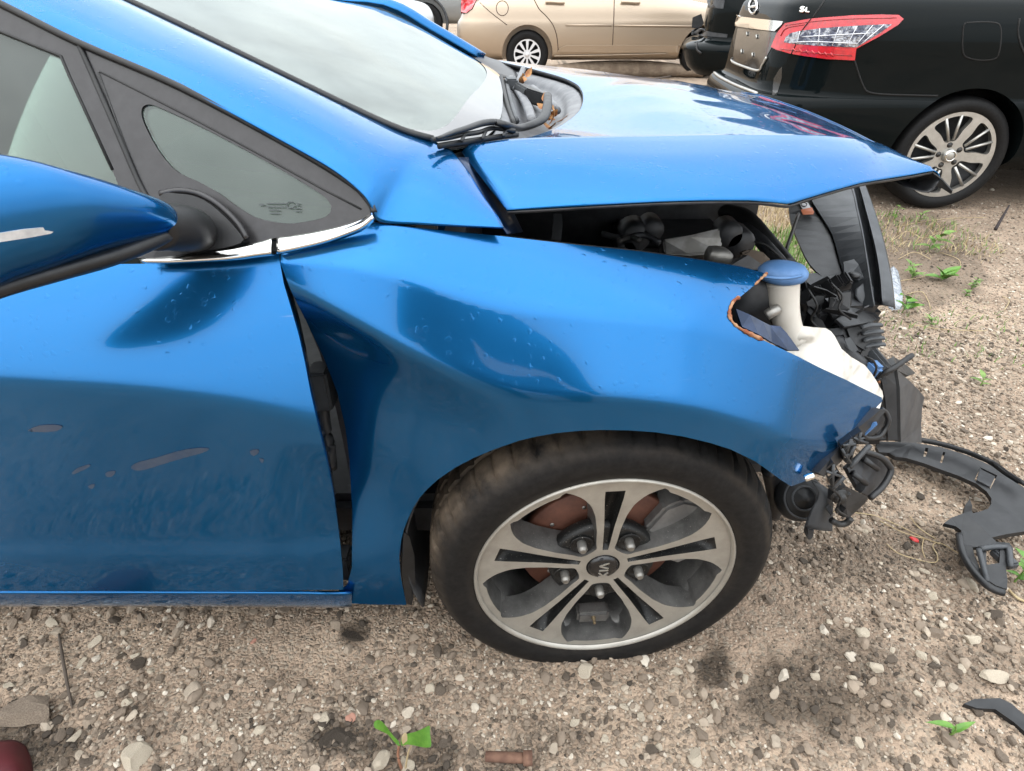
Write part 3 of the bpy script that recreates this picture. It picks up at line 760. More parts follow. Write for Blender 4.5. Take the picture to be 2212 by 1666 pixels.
# ---- A pillar and cowl corner
PL = P3([(-400,-190,.27),(0,6,.205),(172,92,.185),(390,187,.155),(625,312,.115),(725,370,.096),(785,420,.084),(806,452,.080),(822,479,.081),(900,484,.088),(990,488,.096),(1088,491,.105)])
PU = P3([(-150,-190,.50),(265,0,.41),(390,58,.38),(560,140,.345),(730,222,.315),(810,259,.297),(865,284,.284),(905,297,.274),(940,308,.265),(975,326,.252),(1010,368,.218),(1056,440,.155)])
al = np.gradient((PL + PU) / 2, axis=0); nn = np.cross(PU - PL, al); nn /= np.linalg.norm(nn, axis=1)[:, None]
for i in range(len(nn)):
    if nn[i] @ (CAM - PL[i]) < 0: nn[i] = -nn[i]
nn[5:] = np.array([.25, -.62, .74])
bl = np.array([.022, .022, .022, .022, .022, .022, .022, .021, .020, .018, .012, .003])[:, None]
rows = [PL, PL * .8 + PU * .2 + nn * bl * .7, PL * .5 + PU * .5 + nn * bl, PL * .2 + PU * .8 + nn * bl * .6, PU]
pillar = patch('front_pillar', rows, MAT['blue'], car, 8, 8, .003, relax=10)
# ---- roof (out of the frame, carries on from the pillars)
def W_far(p): return np.stack([p[:, 0], 1.72 - p[:, 1], p[:, 2]], -1)
# ---- windshield z = W(x, y)
w_ctl = P3([(930,302,.268),(985,325,.262),(860,281,.287),(759,236,.31),(560,140,.345),(390,58,.38),(265,0,.41),(-150,-190,.50),(1075,270,.45),(1085,200,.85),(1080,165,1.15),(1020,126,1.47),(930,73,1.43),(829,19,1.38)])
w_ctl = np.vstack([w_ctl, [[-.75, .9, 1.155], [-.45, .9, 1.045], [-1.05, .86, 1.285], [-1.05, 1.24, 1.25], [-.75, 1.36, 1.115]]])
W = Field(w_ctl[:, :2], w_ctl[:, 2], 1e-5)
base = P3([(930,302,.268),(985,325,.264),(1075,270,.45),(1086,200,.85),(1081,165,1.15),(1022,127,1.47)])
nearE = P3([(860,281,.287),(759,236,.31),(560,140,.345),(390,58,.38),(265,0,.41),(-150,-190,.50)])
farE = P3([(930,73,1.43),(829,19,1.38)]); farE = np.vstack([farE, [[-.75, 1.36, 0], [-1.05, 1.25, 0]]])
bs = smooth_loop(list(base), 6, False)
ws_out = np.vstack([bs[:-1], farE * 0 + farE, nearE[::-1]])
ws_out = np.vstack([bs, farE, nearE[::-1]])
wind = top_panel('windshield', ws_out, W, MAT['windshield'], car, h=.05, th=.005, eh=.04)
# black ceramic band at the foot of the glass, its edge curving as in the corners
clear = P3([(892,292,.30),(935,290,.315),(980,270,.40),(1017,232,.60),(1047,187,.90),(1050,162,1.12),(1030,140,1.32)])
cl = smooth_loop(list(clear), 5, False)
fr_out = np.vstack([bs[1:], cl[::-1]])
top_panel('windshield_band', fr_out, W, M('ceramic_band', (0.03, 0.028, 0.03), 0.06, 0, 0.6), wind, h=.04, th=.001, eh=.03, off=.0016)
# seal strips
tube('glass_seal', np.vstack([nearE[::-1], base[:1]]) + [0.004, -.004, .002], .005, MAT['rubber'], wind, 6, 4)
# far pillar
fp = np.vstack([P3([(1040,137,1.52)]), farE]); fp[:, 2] = W(fp[:, 0], fp[:, 1]) + .004
rows = [fp + [0, 0, .004], fp + [0.012, .03, .018], fp + [0.006, .075, .008], fp + [0.0, .12, -.04]]
patch('far_front_pillar', rows, MAT['blue'], car, 4, 4, .003)
rp = P3([(1004,119,1.55),(1030,118,1.56),(1060,128,1.58),(1085,136,1.58),(1110,150,1.57)]); rq = P3([(1003,128,1.50),(1030,143,1.46),(1060,158,1.42),(1085,168,1.36),(1118,176,1.32)])
patch('far_cowl_corner', [rp, (rp + rq) / 2 + [0, 0, .006], rq], MAT['black_trim'], car, 4, 4, .003)
# roof skin
rt = np.array([[-.98, .50, 0], [-1.05, .86, 0], [-1.05, 1.25, 0]]); rt[:, 2] = W(rt[:, 0], rt[:, 1])
rf = [rt + [.03, 0, .0], rt + [-.15, 0, .05], rt + [-.6, 0, .085], rt + [-1.2, 0, .06], rt + [-1.6, 0, -.05]]
rf = [np.vstack([[r[0] + [0, -.12, -.06]], r, [r[-1] + [0, .16, -.06]]]) for r in rf]
patch('roof', rf, MAT['blue'], car, 5, 4, .004, flip=True)
# ---- side glazing on the tumblehome plane
Yg = lambda x, z: .066 + .56 * (np.asarray(z) - .86) + 0 * np.asarray(x)
trim_out = [(-700,-330),(-400,-196),(0,3),(172,89),(390,184),(625,309),(759,391),(798,432),(808,452),(809,464),(795,470),(770,480),(700,498),(590,515),(500,537),(420,547),(330,557),(0,566),(-500,580),(-700,560)]
gl1 = [(-620,-205),(-300,-75),(0,66),(129,117),(150,165),(242,367),(285,470),(300,548),(-300,560),(-620,540)]
gl2 = [(308,232),(322,226),(345,233),(430,272),(560,340),(650,392),(699,424),(713,440),(715,453),(708,465),(690,473),(660,479),(625,483),(585,478),(547,467),(505,441),(468,414),(425,391),(383,371),(352,338),(332,308),(315,275),(306,250)]
gl2 = [tuple(p) for p in smooth_loop(gl2, 3)]
trim = side_panel('window_trim', trim_out, Yg, MAT['black_trim'], car, h=24, th=.006, holes=(gl1, gl2), eh=16)
side_panel('front_window', gl1, Yg, MAT['side_glass'], car, h=60, th=.004, eh=30, off=-.003)
side_panel('quarter_window', gl2, Yg, MAT['side_glass'], car, h=40, th=.004, eh=14, off=-.0025)
def on_side(pts, F, off=0.0):
    q = np.array(pts, float); V = hit_y(q[:, 0], q[:, 1], F); V[:, 1] -= off; return V
tube('window_seal', on_side([(-400,-190),(0,6),(172,92),(390,187),(625,312),(759,394),(800,437),(809,458)], Yg, .003), .0045, MAT['rubber'], trim, 6, 4)
tube('window_seal', on_side([(171,94),(200,160),(250,275),(300,392),(322,432)], Yg, .001), .0035, MAT['rubber'], trim, 6, 3)
tube('window_seal', on_side([(300,392),(255,272),(213,158),(216,155),(300,197),(420,258),(560,333),(700,410),(780,452)], Yg, .0), .0016, MAT['rubber'], trim, 5, 1)
tube('window_seal', on_side([(-300,-70),(0,68),(126,119),(132,122),(150,165),(243,367)], Yg, .0), .002, MAT['rubber'], trim, 5, 1)
# tiny maker's print on the quarter glass
g_mark = M('glass_print', (0.05, 0.06, 0.06), 0.6)
for (x0, y0, x1, y1) in [(575,438,618,440.5),(577,446,616,448),(580,453,606,455),(582,460,604,462),(640,438,648,440),(640,442,648,444),(636,449,650,451),(637,455,650,457),(560,440,570,444)]:
    V = on_side([(x0, y0), (x1, y0), (x1, y1), (x0, y1)], Yg, .0006)
    rename(plate('glass_print', V, g_mark, trim, .0002), 'glass_print')
rng = [(628 + 9 * math.cos(t), 443 + 7 * math.sin(t)) for t in np.linspace(0, 5.6, 16)]
tube('glass_print', on_side(rng, Yg, .0006), .0008, g_mark, trim, 4, 1)
# bright belt moulding in two pieces
def strip(name, up, lo, F, mat, parent, bulge=.009, n=5):
    A = on_side(up, F); B = on_side(lo, F); Mm = (A + B) / 2
    d = np.array([0.1, -.85, .5]); d /= np.linalg.norm(d)
    return patch(name, [A, A * .85 + B * .15 + d * bulge * .5, Mm + d * bulge * .9, A * .12 + B * .88 + d * bulge * 1.35, B + d * bulge * 1.2, B + d * .0], mat, parent, 3, n, .002)
Fb = lambda x, z: Yg(x, z) - .013
strip('belt_moulding', [(318,561),(370,554),(420,548),(500,538),(560,525),(590,516)], [(318,567),(370,568),(420,566),(500,561),(560,553),(593,549)], Fb, MAT['chrome'], car)
strip('belt_moulding', [(600,515),(640,510),(700,499),(750,486),(785,472),(806,462)], [(606,547),(645,539),(700,526),(750,509),(785,494),(809,474)], Fb, MAT['chrome'], car)
# ---- door mirror: housing, black skirt, lamp, foot
def loft_sections(name, secs, mat, parent, nseg=40, n=5, ex=2.4):
    """secs: (Y, xc, zc, ax, az, tilt) cross sections in x-z"""
    R_ = []
    for (Y, xc, zc, ax, az, tl) in secs:
        t = np.linspace(0, 2 * np.pi, nseg, endpoint=False)
        cx = np.sign(np.cos(t)) * np.abs(np.cos(t)) ** (2 / ex) * ax; cz = np.sign(np.sin(t)) * np.abs(np.sin(t)) ** (2 / ex) * az
        x = cx * math.cos(tl) - cz * math.sin(tl); z = cx * math.sin(tl) + cz * math.cos(tl)
        R_.append(np.stack([xc + x, np.full(nseg, Y), zc + z], -1))
    a = smooth_loop(R_, n, closed=False); R, C = a.shape[:2]
    V = np.vstack([a.reshape(-1, 3), a[0].mean(0), a[-1].mean(0)]); F = []
    for i in range(R - 1):
        for j in range(C): F.append((i * C + j, (i + 1) * C + j, (i + 1) * C + (j + 1) % C, i * C + (j + 1) % C))
    for j in range(C):
        F.append((R * C, j, (j + 1) % C)); F.append((R * C + 1, (R - 1) * C + (j + 1) % C, (R - 1) * C + j))
    me = mesh_of(name, V, F); return new_obj(name, me, mat, parent)
# (housing sections solved against the outline seen in the photograph)
def mirror_sections(dz=0.0, k=1.0, lo=0.0):
    out = []
    for (Y, pxc, top, bot, ax) in [(.010, 372, 441, 512, .014), (-.004, 362, 426, 520, .036), (-.035, 308, 402, 534, .052), (-.075, 215, 364, 560, .068), (-.115, 110, 330, 592, .078), (-.155, -20, 322, 632, .082), (-.20, -190, 330, 690, .078), (-.235, -380, 390, 700, .05), (-.245, -440, 430, 690, .02)]:
        a = aty(pxc, top, Y); b = aty(pxc, bot + lo, Y)
        zc = (a[2] + b[2]) / 2; az = (a[2] - b[2]) / 2
        out.append((Y, (a[0] + b[0]) / 2 - ax * .62, zc + dz, ax * k, az * k, 0.10))
    return out
mirror = loft_sections('door_mirror', mirror_sections(), MAT['blue'], car, 44, 5, 2.2)
mirror['label'] = 'blue door mirror housing beaded with rain'
sk = []
for (Y, pxc, top, bot, ax) in [(.022, 384, 485, 505, .010), (.0, 372, 488, 520, .03), (-.035, 312, 505, 553, .05), (-.075, 222, 535, 590, .066), (-.115, 112, 566, 622, .075), (-.155, -20, 605, 660, .08), (-.20, -190, 655, 715, .076), (-.235, -380, 690, 730, .05)]:
    a = aty(pxc, top, Y); b = aty(pxc, bot, Y)
    sk.append((Y, (a[0] + b[0]) / 2 - ax * .60, (a[2] + b[2]) / 2, ax, (a[2] - b[2]) / 2, 0.10))
loft_sections('mirror_skirt', sk, MAT['black_plastic'], mirror, 36, 4, 2.6)
# turn lamp set in the housing
bmv = BVHTree.FromPolygons([v.co for v in mirror.data.vertices], [p.vertices for p in mirror.data.polygons])
def px_on(bvh, px, py, off):
    d = rays(px, py); h = bvh.ray_cast(Vector(CAM), Vector(d).normalized())
    if h[0] is None: return None
    n_ = h[1]
    if n_.dot(Vector(d)) > 0: n_ = -n_
    return np.array(h[0] + n_ * off)
def decal(name, bvh, outline, mat, parent, off=.002, th=.004, h=20, eh=8, holes=()):
    """a thin piece that follows the surface under it; its outline read off in view pixels"""
    O = densify(outline, eh); V2, T, L = tri2d(O, [densify(q, eh) for q in holes], h)
    V = []; bad = np.zeros(len(V2), bool)
    for i, (a, b) in enumerate(V2):
        p = px_on(bvh, a, b, off)
        if p is None: bad[i] = True; V.append((0, 0, 0))
        else: V.append(p)
    V = np.array(V, float)
    if bad.all(): return None
    for i in np.where(bad)[0]:
        j = np.argmin(((V2[~bad] - V2[i]) ** 2).sum(1)); g = V[~bad][j]
        dd = rays(*V2[i]); V[i] = CAM + dd * np.linalg.norm(g - CAM) / np.linalg.norm(dd)
    a, b, c = V[T[:, 0]], V[T[:, 1]], V[T[:, 2]]; fn = np.cross(b - a, c - a)
    N = np.zeros_like(V)
    for k in range(3): np.add.at(N, T[:, k], fn)
    sgn = np.sign((N * (CAM - V)).sum(1)); sgn[sgn == 0] = 1; N = N * sgn[:, None] + 1e-12
    VV, FF, NN = shell(V, T, L, N, th)
    return new_obj(name, mesh_of(name, VV, FF, True, NN), mat, parent)
MAT['lamp_clear'] = M('pale_lamp_lens', (0.62, 0.63, 0.64), 0.2, 0.2, 0.4, (0.42, 0.43, 0.45), 60)
lamp = decal('turn_lamp', bmv, [(-160,525),(-60,510),(0,503),(60,494),(92,491),(95,497),(114,500),(108,504),(60,513),(0,522),(-60,532),(-160,548)], MAT['lamp_clear'], mirror, .0015, .003, 30)
# foot of the mirror
Ff = lambda x, z: Yg(x, z) - .022
ft = [(345,424),(380,418),(420,424),(455,442),(485,468),(508,492),(526,518),(505,530),(470,538),(430,544),(380,552),(330,557),(350,530),(372,505)]
side_panel('mirror_foot', [tuple(p) for p in smooth_loop(ft, 2)], Ff, MAT['black_plastic'], mirror, h=20, th=.02, eh=10)
tube('mirror_foot_edge', on_side([(342,421),(382,414),(424,420),(460,438),(492,465),(515,491),(531,518)], Ff, -.004), .004, MAT['black_trim'], mirror, 7, 4)
loft_sections('mirror_neck', [(.045, aty(400, 500, .045)[0], aty(400, 495, .045)[2], .04, .03, 0), (.02, aty(385, 500, .02)[0], aty(385, 492, .02)[2], .035, .03, 0), (-.02, aty(350, 495, -.02)[0] - .02, aty(350, 490, -.02)[2], .03, .028, 0)], MAT['black_plastic'], mirror, 24, 4, 2.2)
# ---- hood z = H(x, y): popped up and shifted, nose bent
near_edge = [(1095,456,.150),(1200,450,.150),(1320,443,.150),(1420,438,.152),(1518,435,.160),(1618,435,.172),(1668,439,.180),(1703,443,.186),(1730,434,.200),(1790,416,.228),(1859,397,.262),(1920,387,.298),(1971,379,.322),(2016,370,.345)]
crease = [(985,315,.300),(1100,304,.315),(1250,299,.328),(1400,296,.342),(1550,293,.358),(1700,293,.380),(1800,297,.410),(1870,306,.450)]
lead = [(2016,370,.345),(1985,356,.385),(1950,338,.430),(1915,321,.480),(1880,305,.560),(1835,282,.740),(1790,261,.890),(1740,240,1.06),(1690,222,1.22),(1640,206,1.40),(1600,200,1.50)]
far_edge = [(1600,200,1.50),(1500,182,1.56),(1382,166,1.59),(1270,151,1.61),(1160,140,1.62),(1062,129,1.62)]
rear = [(1062,129,1.62),(1110,140,1.50),(1150,149,1.40),(1204,164,1.25),(1242,180,1.10),(1256,195,.98),(1260,214,.85),(1254,236,.73),(1235,256,.63),(1200,277,.53),(1150,295,.435),(1100,305,.375),(1040,313,.325),(985,315,.300)]
hc = near_edge + crease + lead + far_edge + rear
hv = P3(hc)
mid = []
for x_ in (.12, .25, .38, .5):
    for y_, dz in ((.55, .004), (.75, .006), (.95, .004), (1.2, -.006), (1.42, -.022)):
        mid.append((x_, y_, .936 + dz - .09 * max(0, x_ - .15) - .16 * max(0, x_ - .38)))
tc_ = crease + [(1880,305,.560)] + lead[5:] + far_edge + rear
hv = np.vstack([P3(tc_), np.array(mid)])
_, ui = np.unique(np.round(hv[:, :2], 4), axis=0, return_index=True); hv = hv[ui]
Hh = Field(hv[:, :2], hv[:, 2], 3e-4)
CRp = smooth_loop(list(P3(crease + [(1900,314,.500)])), 3, False); CRp[:, 2] = Hh(CRp[:, 0], CRp[:, 1])
hood_out = np.vstack([CRp, P3(lead[4:])[:-1], P3(far_edge)[:-1], smooth_loop(list(P3(rear)), 3, False)[:-1]])
hood = top_panel('hood', hood_out, Hh, MAT['blue'], car, h=.02, th=.0025, eh=.016)
hood['label'] = 'blue hood popped open, its nose bent'
# shoulder of the hood, folded down along the crease towards the wing
NE = np.array(near_edge); 
def resample(P_, n):
    d = np.concatenate([[0], np.cumsum(np.linalg.norm(np.diff(P_, axis=0), axis=1))]); t = np.linspace(0, d[-1], n)
    return np.stack([np.interp(t, d, P_[:, k]) for k in range(3)], -1)
CRw = resample(np.vstack([CRp, P3([(1950,338,.430),(2016,370,.345)])]), 60)
NEw = resample(P3(near_edge), 60)
NEw = np.array([[np.interp(t, np.linspace(0, 1, 60), NEw[:, k]) for k in range(3)] for t in np.linspace(0, 1, 60) ** 1.0])
bul = np.sin(np.linspace(0, 1, 60) * np.pi)[:, None] ** .3 * np.array([0, -.004, .010])
rows_ = [CRw + [0, 0, .0002], CRw * .8 + NEw * .2 + bul * .6, CRw * .5 + NEw * .5 + bul, CRw * .2 + NEw * .8 + bul * .6, NEw]
patch('hood_shoulder', rows_, MAT['blue'], hood, 5, 1, .0025)
# rolled edges, inner skin and front lip
c0 = hood_out[:, :2].mean(0); inn = hood_out.copy(); inn[:, :2] = c0 + (inn[:, :2] - c0) * .975; inn[:, 2] = 0
Hin = lambda x, y: Hh(x, y) - .016
top_panel('hood_inner', inn, Hin, MAT['engine'], hood, h=.06, th=.004, eh=.04)
L0 = P3(lead); L0[4:, 2] = Hh(L0[4:, 0], L0[4:, 1])
L1 = L0 + np.array([.022, 0, -.030]); L2 = L0 + np.array([-.02, .01, -.045])
patch('hood_nose_lip', [L0 + [0, 0, .0006], L0 + [.010, 0, -.005], L0 + [.016, 0, -.014]], MAT['blue'], hood, 3, 3, .0015)
patch('hood_nose_inner', [L0 + [.0155, 0, -.0145], L0 + [.006, 0, -.034], L0 + [-.03, .01, -.028]], MAT['engine'], hood, 3, 3, .0015)
E_ = P3(near_edge)
patch('hood_side_hem', [E_ + [0, .0005, -.0005], E_ + [0, .003, -.004], E_ + [0, .018, -.007]], MAT['engine'], hood, 2, 2, .0015)
R_ = smooth_loop(list(P3(rear)), 2, False); R_[:, 2] = Hh(R_[:, 0], R_[:, 1])
patch('hood_rear_hem', [R_ + [0, 0, -.001], R_ + [.003, 0, -.008], R_ + [.02, 0, -.016]], MAT['engine'], hood, 2, 1, .0015)
plate('hood_nose_flap', P3([(2012,372,.347),(2034,388,.342),(2057,413,.338),(2055,420,.342),(2036,408,.362),(2000,398,.385),(1962,394,.405),(1974,381,.345)]), MAT['engine'], hood, .002)
# ---- cowl tray, wipers, leaves
ys = np.linspace(.26, 1.5, 14)
hb = P3(rear); xb = np.interp(ys, hb[::-1][:, 1], hb[::-1][:, 0]); wb = smooth_loop(list(base), 8, False)
wx = np.interp(ys, wb[:, 1], wb[:, 0])
def cow(fr, z): return np.stack([wx * (1 - fr) + (xb + .01) * fr, ys, np.full(len(ys), z)], -1)
cowl = patch('cowl_tray', [cow(-.05, .926), cow(.12, .915), cow(.3, .893), cow(.55, .882), cow(.72, .888), cow(.8, .905), cow(.92, .912), cow(.97, .902)], MAT['cowl_plastic'], car, 4, 3, .004)
for (a, b_) in [((1130,150,1.2),(1115,190,1.0)), ((1178,205,.90),(1205,240,.78)), ((1150,190,1.0),(1180,215,.86))]:
    tube('cowl_rib', P3([a, tuple((np.array(a) + np.array(b_)) / 2), b_]), .008, MAT['cowl_plastic'], cowl, 8, 4)
box('cowl_vent', P3([(1145,205,.92)])[0], (.06, .12, .03), MAT['black_plastic'], cowl, (0, .3, .2))
def on_glass(px, py, up, y0=.2, y1=1.4):
    lo, hi = y0, y1
    for _ in range(40):
        m_ = (lo + hi) / 2; p = aty(px, py, m_)
        if p[2] - float(W(np.array([p[0]]), np.array([p[1]]))[0]) - up > 0: lo = m_
        else: hi = m_
    return aty(px, py, lo)
def GL(l, up): return np.array([on_glass(a, b_, up) for a, b_ in l])
# near wiper: bent arm on the glass and its blade
Wz = lambda p, up=.012: np.column_stack([p[:, 0], p[:, 1], np.maximum(p[:, 2], W(p[:, 0], p[:, 1]) + up)])
arm = np.vstack([P3([(1183,205,.80),(1182,232,.68),(1173,256,.60),(1148,270,.545),(1118,277,.505)]), GL([(1092,270),(1068,264),(1040,267),(1010,277),(980,286),(945,299)], .024)])
wip = tube('wiper_arm', arm, [.009, .010, .0105, .010, .009, .008, .0075, .007, .006, .005, .003], MAT['black_plastic'], car, 10, 4, .7)
tube('wiper_blade', GL([(1118,291),(1062,298),(1010,306),(970,312),(948,316)], .006), .0034, MAT['rubber'], wip, 8, 4, 1.3)
tube('wiper_bridge', GL([(1112,284),(1065,277),(1035,286),(1000,291),(968,298),(934,302)], .014), .0038, MAT['black_plastic'], wip, 8, 4)
for t in (1095, 1050, 1005): tube('wiper_link', GL([(t, 276 + (1095 - t) * .14), (t - 8, 294 + (1095 - t) * .12)], .014), .003, MAT['black_plastic'], wip, 6, 2)
# far wiper
arm2 = P3([(1150,262,.62),(1140,232,.74),(1125,205,.90),(1112,188,1.03),(1105,170,1.18)])
wip2 = tube('wiper_arm', arm2, [.011, .011, .010, .010, .012], MAT['cowl_plastic'], car, 10, 4, .7)
tube('wiper_blade', P3([(1110,272,.56),(1100,245,.66),(1092,215,.80),(1087,190,.96),(1083,168,1.14)]), .006, MAT['rubber'], wip2, 8, 4, 1.6)
tube('wiper_bridge', P3([(1116,262,.60),(1108,235,.70),(1100,205,.86),(1094,180,1.05)]), .006, MAT['grey_plastic'], wip2, 8, 4)
box('wiper_joint', P3([(1104,182,1.03)])[0], (.03, .06, .03), MAT['grey_plastic'], wip2, (0, 0, .1))

# ---- engine bay glimpsed under the hood
bay = box('engine_bay_wall', (.06, .62, .50), (.62, .02, .55), MAT['engine'], car, bev=0)
box('firewall', (-.24, .85, .60), (.03, 1.45, .50), MAT['engine'], car, bev=0)
box('underbody', (-1.05, .88, .27), (2.4, 1.45, .10), MAT['engine'], car, bev=.02)
box('engine_tray', (.18, .88, .25), (.75, 1.10, .06), MAT['engine'], car, bev=.02)
FA = P3([(1079,520,.150),(1237,538,.160),(1382,553,.175),(1518,572,.19),(1640,594,.225)])
patch('fender_rail', [FA, FA + [0, .05, -.012], FA + [0, .07, -.08], FA + [0, .09, -.2]], MAT['engine'], car, 3, 3, .003)
patch('cowl_side_panel', [P3([(990,340,.24),(1050,430,.2),(1096,505,.14)]), P3([(1040,340,.30),(1095,430,.27),(1130,500,.24)])], MAT['navy'], car, 3, 3, .003)
box('engine_block', P3([(1470,535,.46)])[0] + [0, .1, -.05], (.22, .2, .12), MAT['engine'], car, (0, 0, .05), .01)
al_ = plate('engine_case', P3([(1432,517,.42),(1490,508,.42),(1558,492,.42),(1563,515,.41),(1556,547,.40),(1490,552,.40),(1435,548,.40)]), MAT['alloy'], car, .05, bev=.004)
tube('intake_hose', P3([(1528,548,.34),(1545,552,.34),(1560,556,.34),(1575,562,.34)]), [.014, .018, .017, .012], MAT['alloy'], car, 12, 5)
tube('radiator_hose', P3([(1560,455,.62),(1612,470,.56),(1650,510,.50),(1682,548,.46),(1703,574,.42)]), .016, MAT['rubber'], car, 10, 5)
tube('radiator_hose', P3([(1580,470,.60),(1625,500,.52),(1660,540,.46),(1690,575,.40)]), .014, MAT['engine'], car, 10, 5)
plate('strut_bracket', P3([(1600,548,.36),(1622,538,.36),(1650,545,.36),(1668,562,.36),(1672,580,.35),(1610,576,.35)]), M('dirty_cast_iron', (.11, .085, .065), .8, .2), car, .02, bev=.004)
for (a, b_, r) in [(1368, 505, .03), (1405, 490, .022), (1590, 520, .03), (1570, 500, .025), (1350, 530, .02)]:
    lathe('engine_fitting', [(0, -.03), (r * .8, -.03), (r, -.02), (r, .02), (0, .02)], MAT['engine'], car, Matrix.Translation(Vector(aty(a, b_, .44))), 18)
tube('engine_cable', P3([(1300,505,.42),(1345,515,.4),(1390,508,.4),(1425,525,.38)]), .006, MAT['engine'], car, 8, 5)
tube('engine_cable', P3([(1335,522,.36),(1360,512,.38),(1382,520,.36)]), .005, MAT['dark_metal'], car, 8, 5)
plate('strap_bracket', P3([(1196,462,.50),(1213,462,.50),(1215,490,.49),(1212,520,.48),(1192,518,.48)]), MAT['grey_plastic'], car, .006)
tube('hood_prop', P3([(1725,462,.72),(1712,500,.66),(1696,546,.58)]), .004, MAT['dark_metal'], car, 6, 3)

# ---- front end: radiator cover hanging forward (runs across the car)
def zp(lst): return Z3(lst)
rowsA = [zp([(1792,612,.61),(1750,572,.63),(1726,525,.654),(1708,478,.672),(1702,430,.687),(1690,390,.699)]),
         zp([(1802,606,.612),(1776,560,.632),(1758,515,.655),(1740,470,.672),(1724,430,.688),(1708,390,.70)]),
         zp([(1824,600,.612),(1812,556,.635),(1797,505,.662),(1775,468,.682),(1752,430,.70),(1735,390,.71)])]
shroud = plate('radiator_cover', np.vstack([smooth_loop(list(rowsA[0]), 3, False), smooth_loop(list(rowsA[2]), 3, False)[::-1]]), MAT['black_plastic'], car, .004)
shroud['label'] = 'dark radiator cover hanging out of the broken nose'
rowsB = [zp([(1848,660,.585),(1824,598,.615),(1812,556,.638),(1797,505,.665),(1775,468,.685),(1752,430,.703),(1735,390,.713)]),
         zp([(1872,664,.60),(1848,598,.632),(1836,548,.655),(1824,500,.678),(1806,450,.70),(1790,412,.715),(1775,380,.722)]),
         zp([(1886,662,.602),(1876,600,.636),(1868,548,.66),(1860,500,.683),(1850,455,.70),(1842,418,.716),(1830,380,.724)])]
plate('cover_panel', np.vstack([smooth_loop(list(rowsB[0]), 3, False), smooth_loop(list(rowsB[2]), 3, False)[::-1]]), MAT['grey_plastic'], shroud, .004)
rowsC = [rowsB[2], zp([(1889,662,.578),(1880,600,.612),(1872,548,.636),(1864,500,.66),(1855,455,.678),(1848,418,.694),(1836,380,.702)]),
         zp([(1904,660,.578),(1898,600,.612),(1890,548,.636),(1880,500,.66),(1868,455,.678),(1858,418,.694),(1846,380,.702)]),
         zp([(1908,660,.602),(1903,600,.636),(1895,548,.66),(1884,500,.683),(1872,455,.70),(1862,418,.716),(1850,380,.724)]),
         zp([(1929,664,.60),(1921,600,.632),(1911,548,.655),(1899,500,.678),(1885,455,.695),(1872,418,.712),(1858,380,.72)]),
         zp([(1931,668,.57),(1924,604,.605),(1914,552,.63),(1902,504,.655),(1888,459,.67),(1875,422,.69),(1861,384,.70)])]
patch('cover_channel', rowsC, MAT['grey_plastic'], shroud, 1, 4, .003, sharp=.08)
plate('cover_tab', zp([(1822,566,.645),(1845,560,.65),(1855,572,.645),(1866,600,.632),(1856,606,.625),(1832,600,.625),(1824,592,.63)]), MAT['grey_plastic'], shroud, .004)
lathe('clip', [(0, -.006), (.010, -.006), (.012, -.002), (.012, .003), (0, .004)], MAT['black_plastic'], shroud, Matrix.Translation(Vector(atz(1845, 594, .638))) @ Matrix.Rotation(math.pi / 2, 4, 'X'), 16)
rowsD = [zp([(1848,625,.615),(1868,612,.622),(1886,622,.618)]), zp([(1846,640,.605),(1866,640,.606),(1886,640,.606)]), zp([(1862,660,.59),(1872,664,.588),(1885,660,.59)])]
patch('cover_flap', rowsD, MAT['grey_plastic'], shroud, 3, 3, .003)
plate('warning_label', zp([(1722,436,.690),(1738,430,.693),(1750,452,.688),(1733,456,.684)]) + [0, -.002, .004], MAT['warning_white'], shroud, .0006)
plate('warning_label', zp([(1728,456,.686),(1752,451,.690),(1757,461,.686),(1755,466,.684),(1733,467,.680)]) + [0, -.002, .004], MAT['warning_orange'], shroud, .0006)
t_ = np.linspace(0, 2 * np.pi, 14)
tube('warning_print', np.array([atz(1735 + 6 * math.cos(a), 445 + 4.5 * math.sin(a), .6935) for a in t_]) + [0, -.002, .004], .0014, MAT['black_plastic'], shroud, 5, 1)
# broken lamp support and clips behind the filler neck
sup = plate('lamp_support', P3([(1728,640,.42),(1760,622,.42),(1795,604,.42),(1838,600,.42),(1842,625,.42),(1800,642,.42),(1770,650,.42),(1745,665,.42),(1728,668,.42)]), MAT['black_plastic'], car, .02, bev=.003)
for (a, b_) in [(1808, 612), (1824, 606), (1768, 634), (1752, 645), (1790, 622)]:
    box('support_clip', aty(a, b_, .41), (.014, .03, .022), MAT['black_plastic'], sup, (.4, .5, .3), .003)
plate('lamp_bracket', P3([(1793,640,.40),(1838,630,.40),(1840,655,.40),(1836,668,.38),(1806,690,.36),(1800,688,.37),(1790,672,.39)]), MAT['black_plastic'], car, .006)
plate('lamp_bracket', P3([(1806,690,.36),(1836,664,.40),(1862,668,.42),(1888,682,.42),(1896,692,.40),(1860,700,.36),(1824,706,.34)]), MAT['black_plastic'], car, .006)
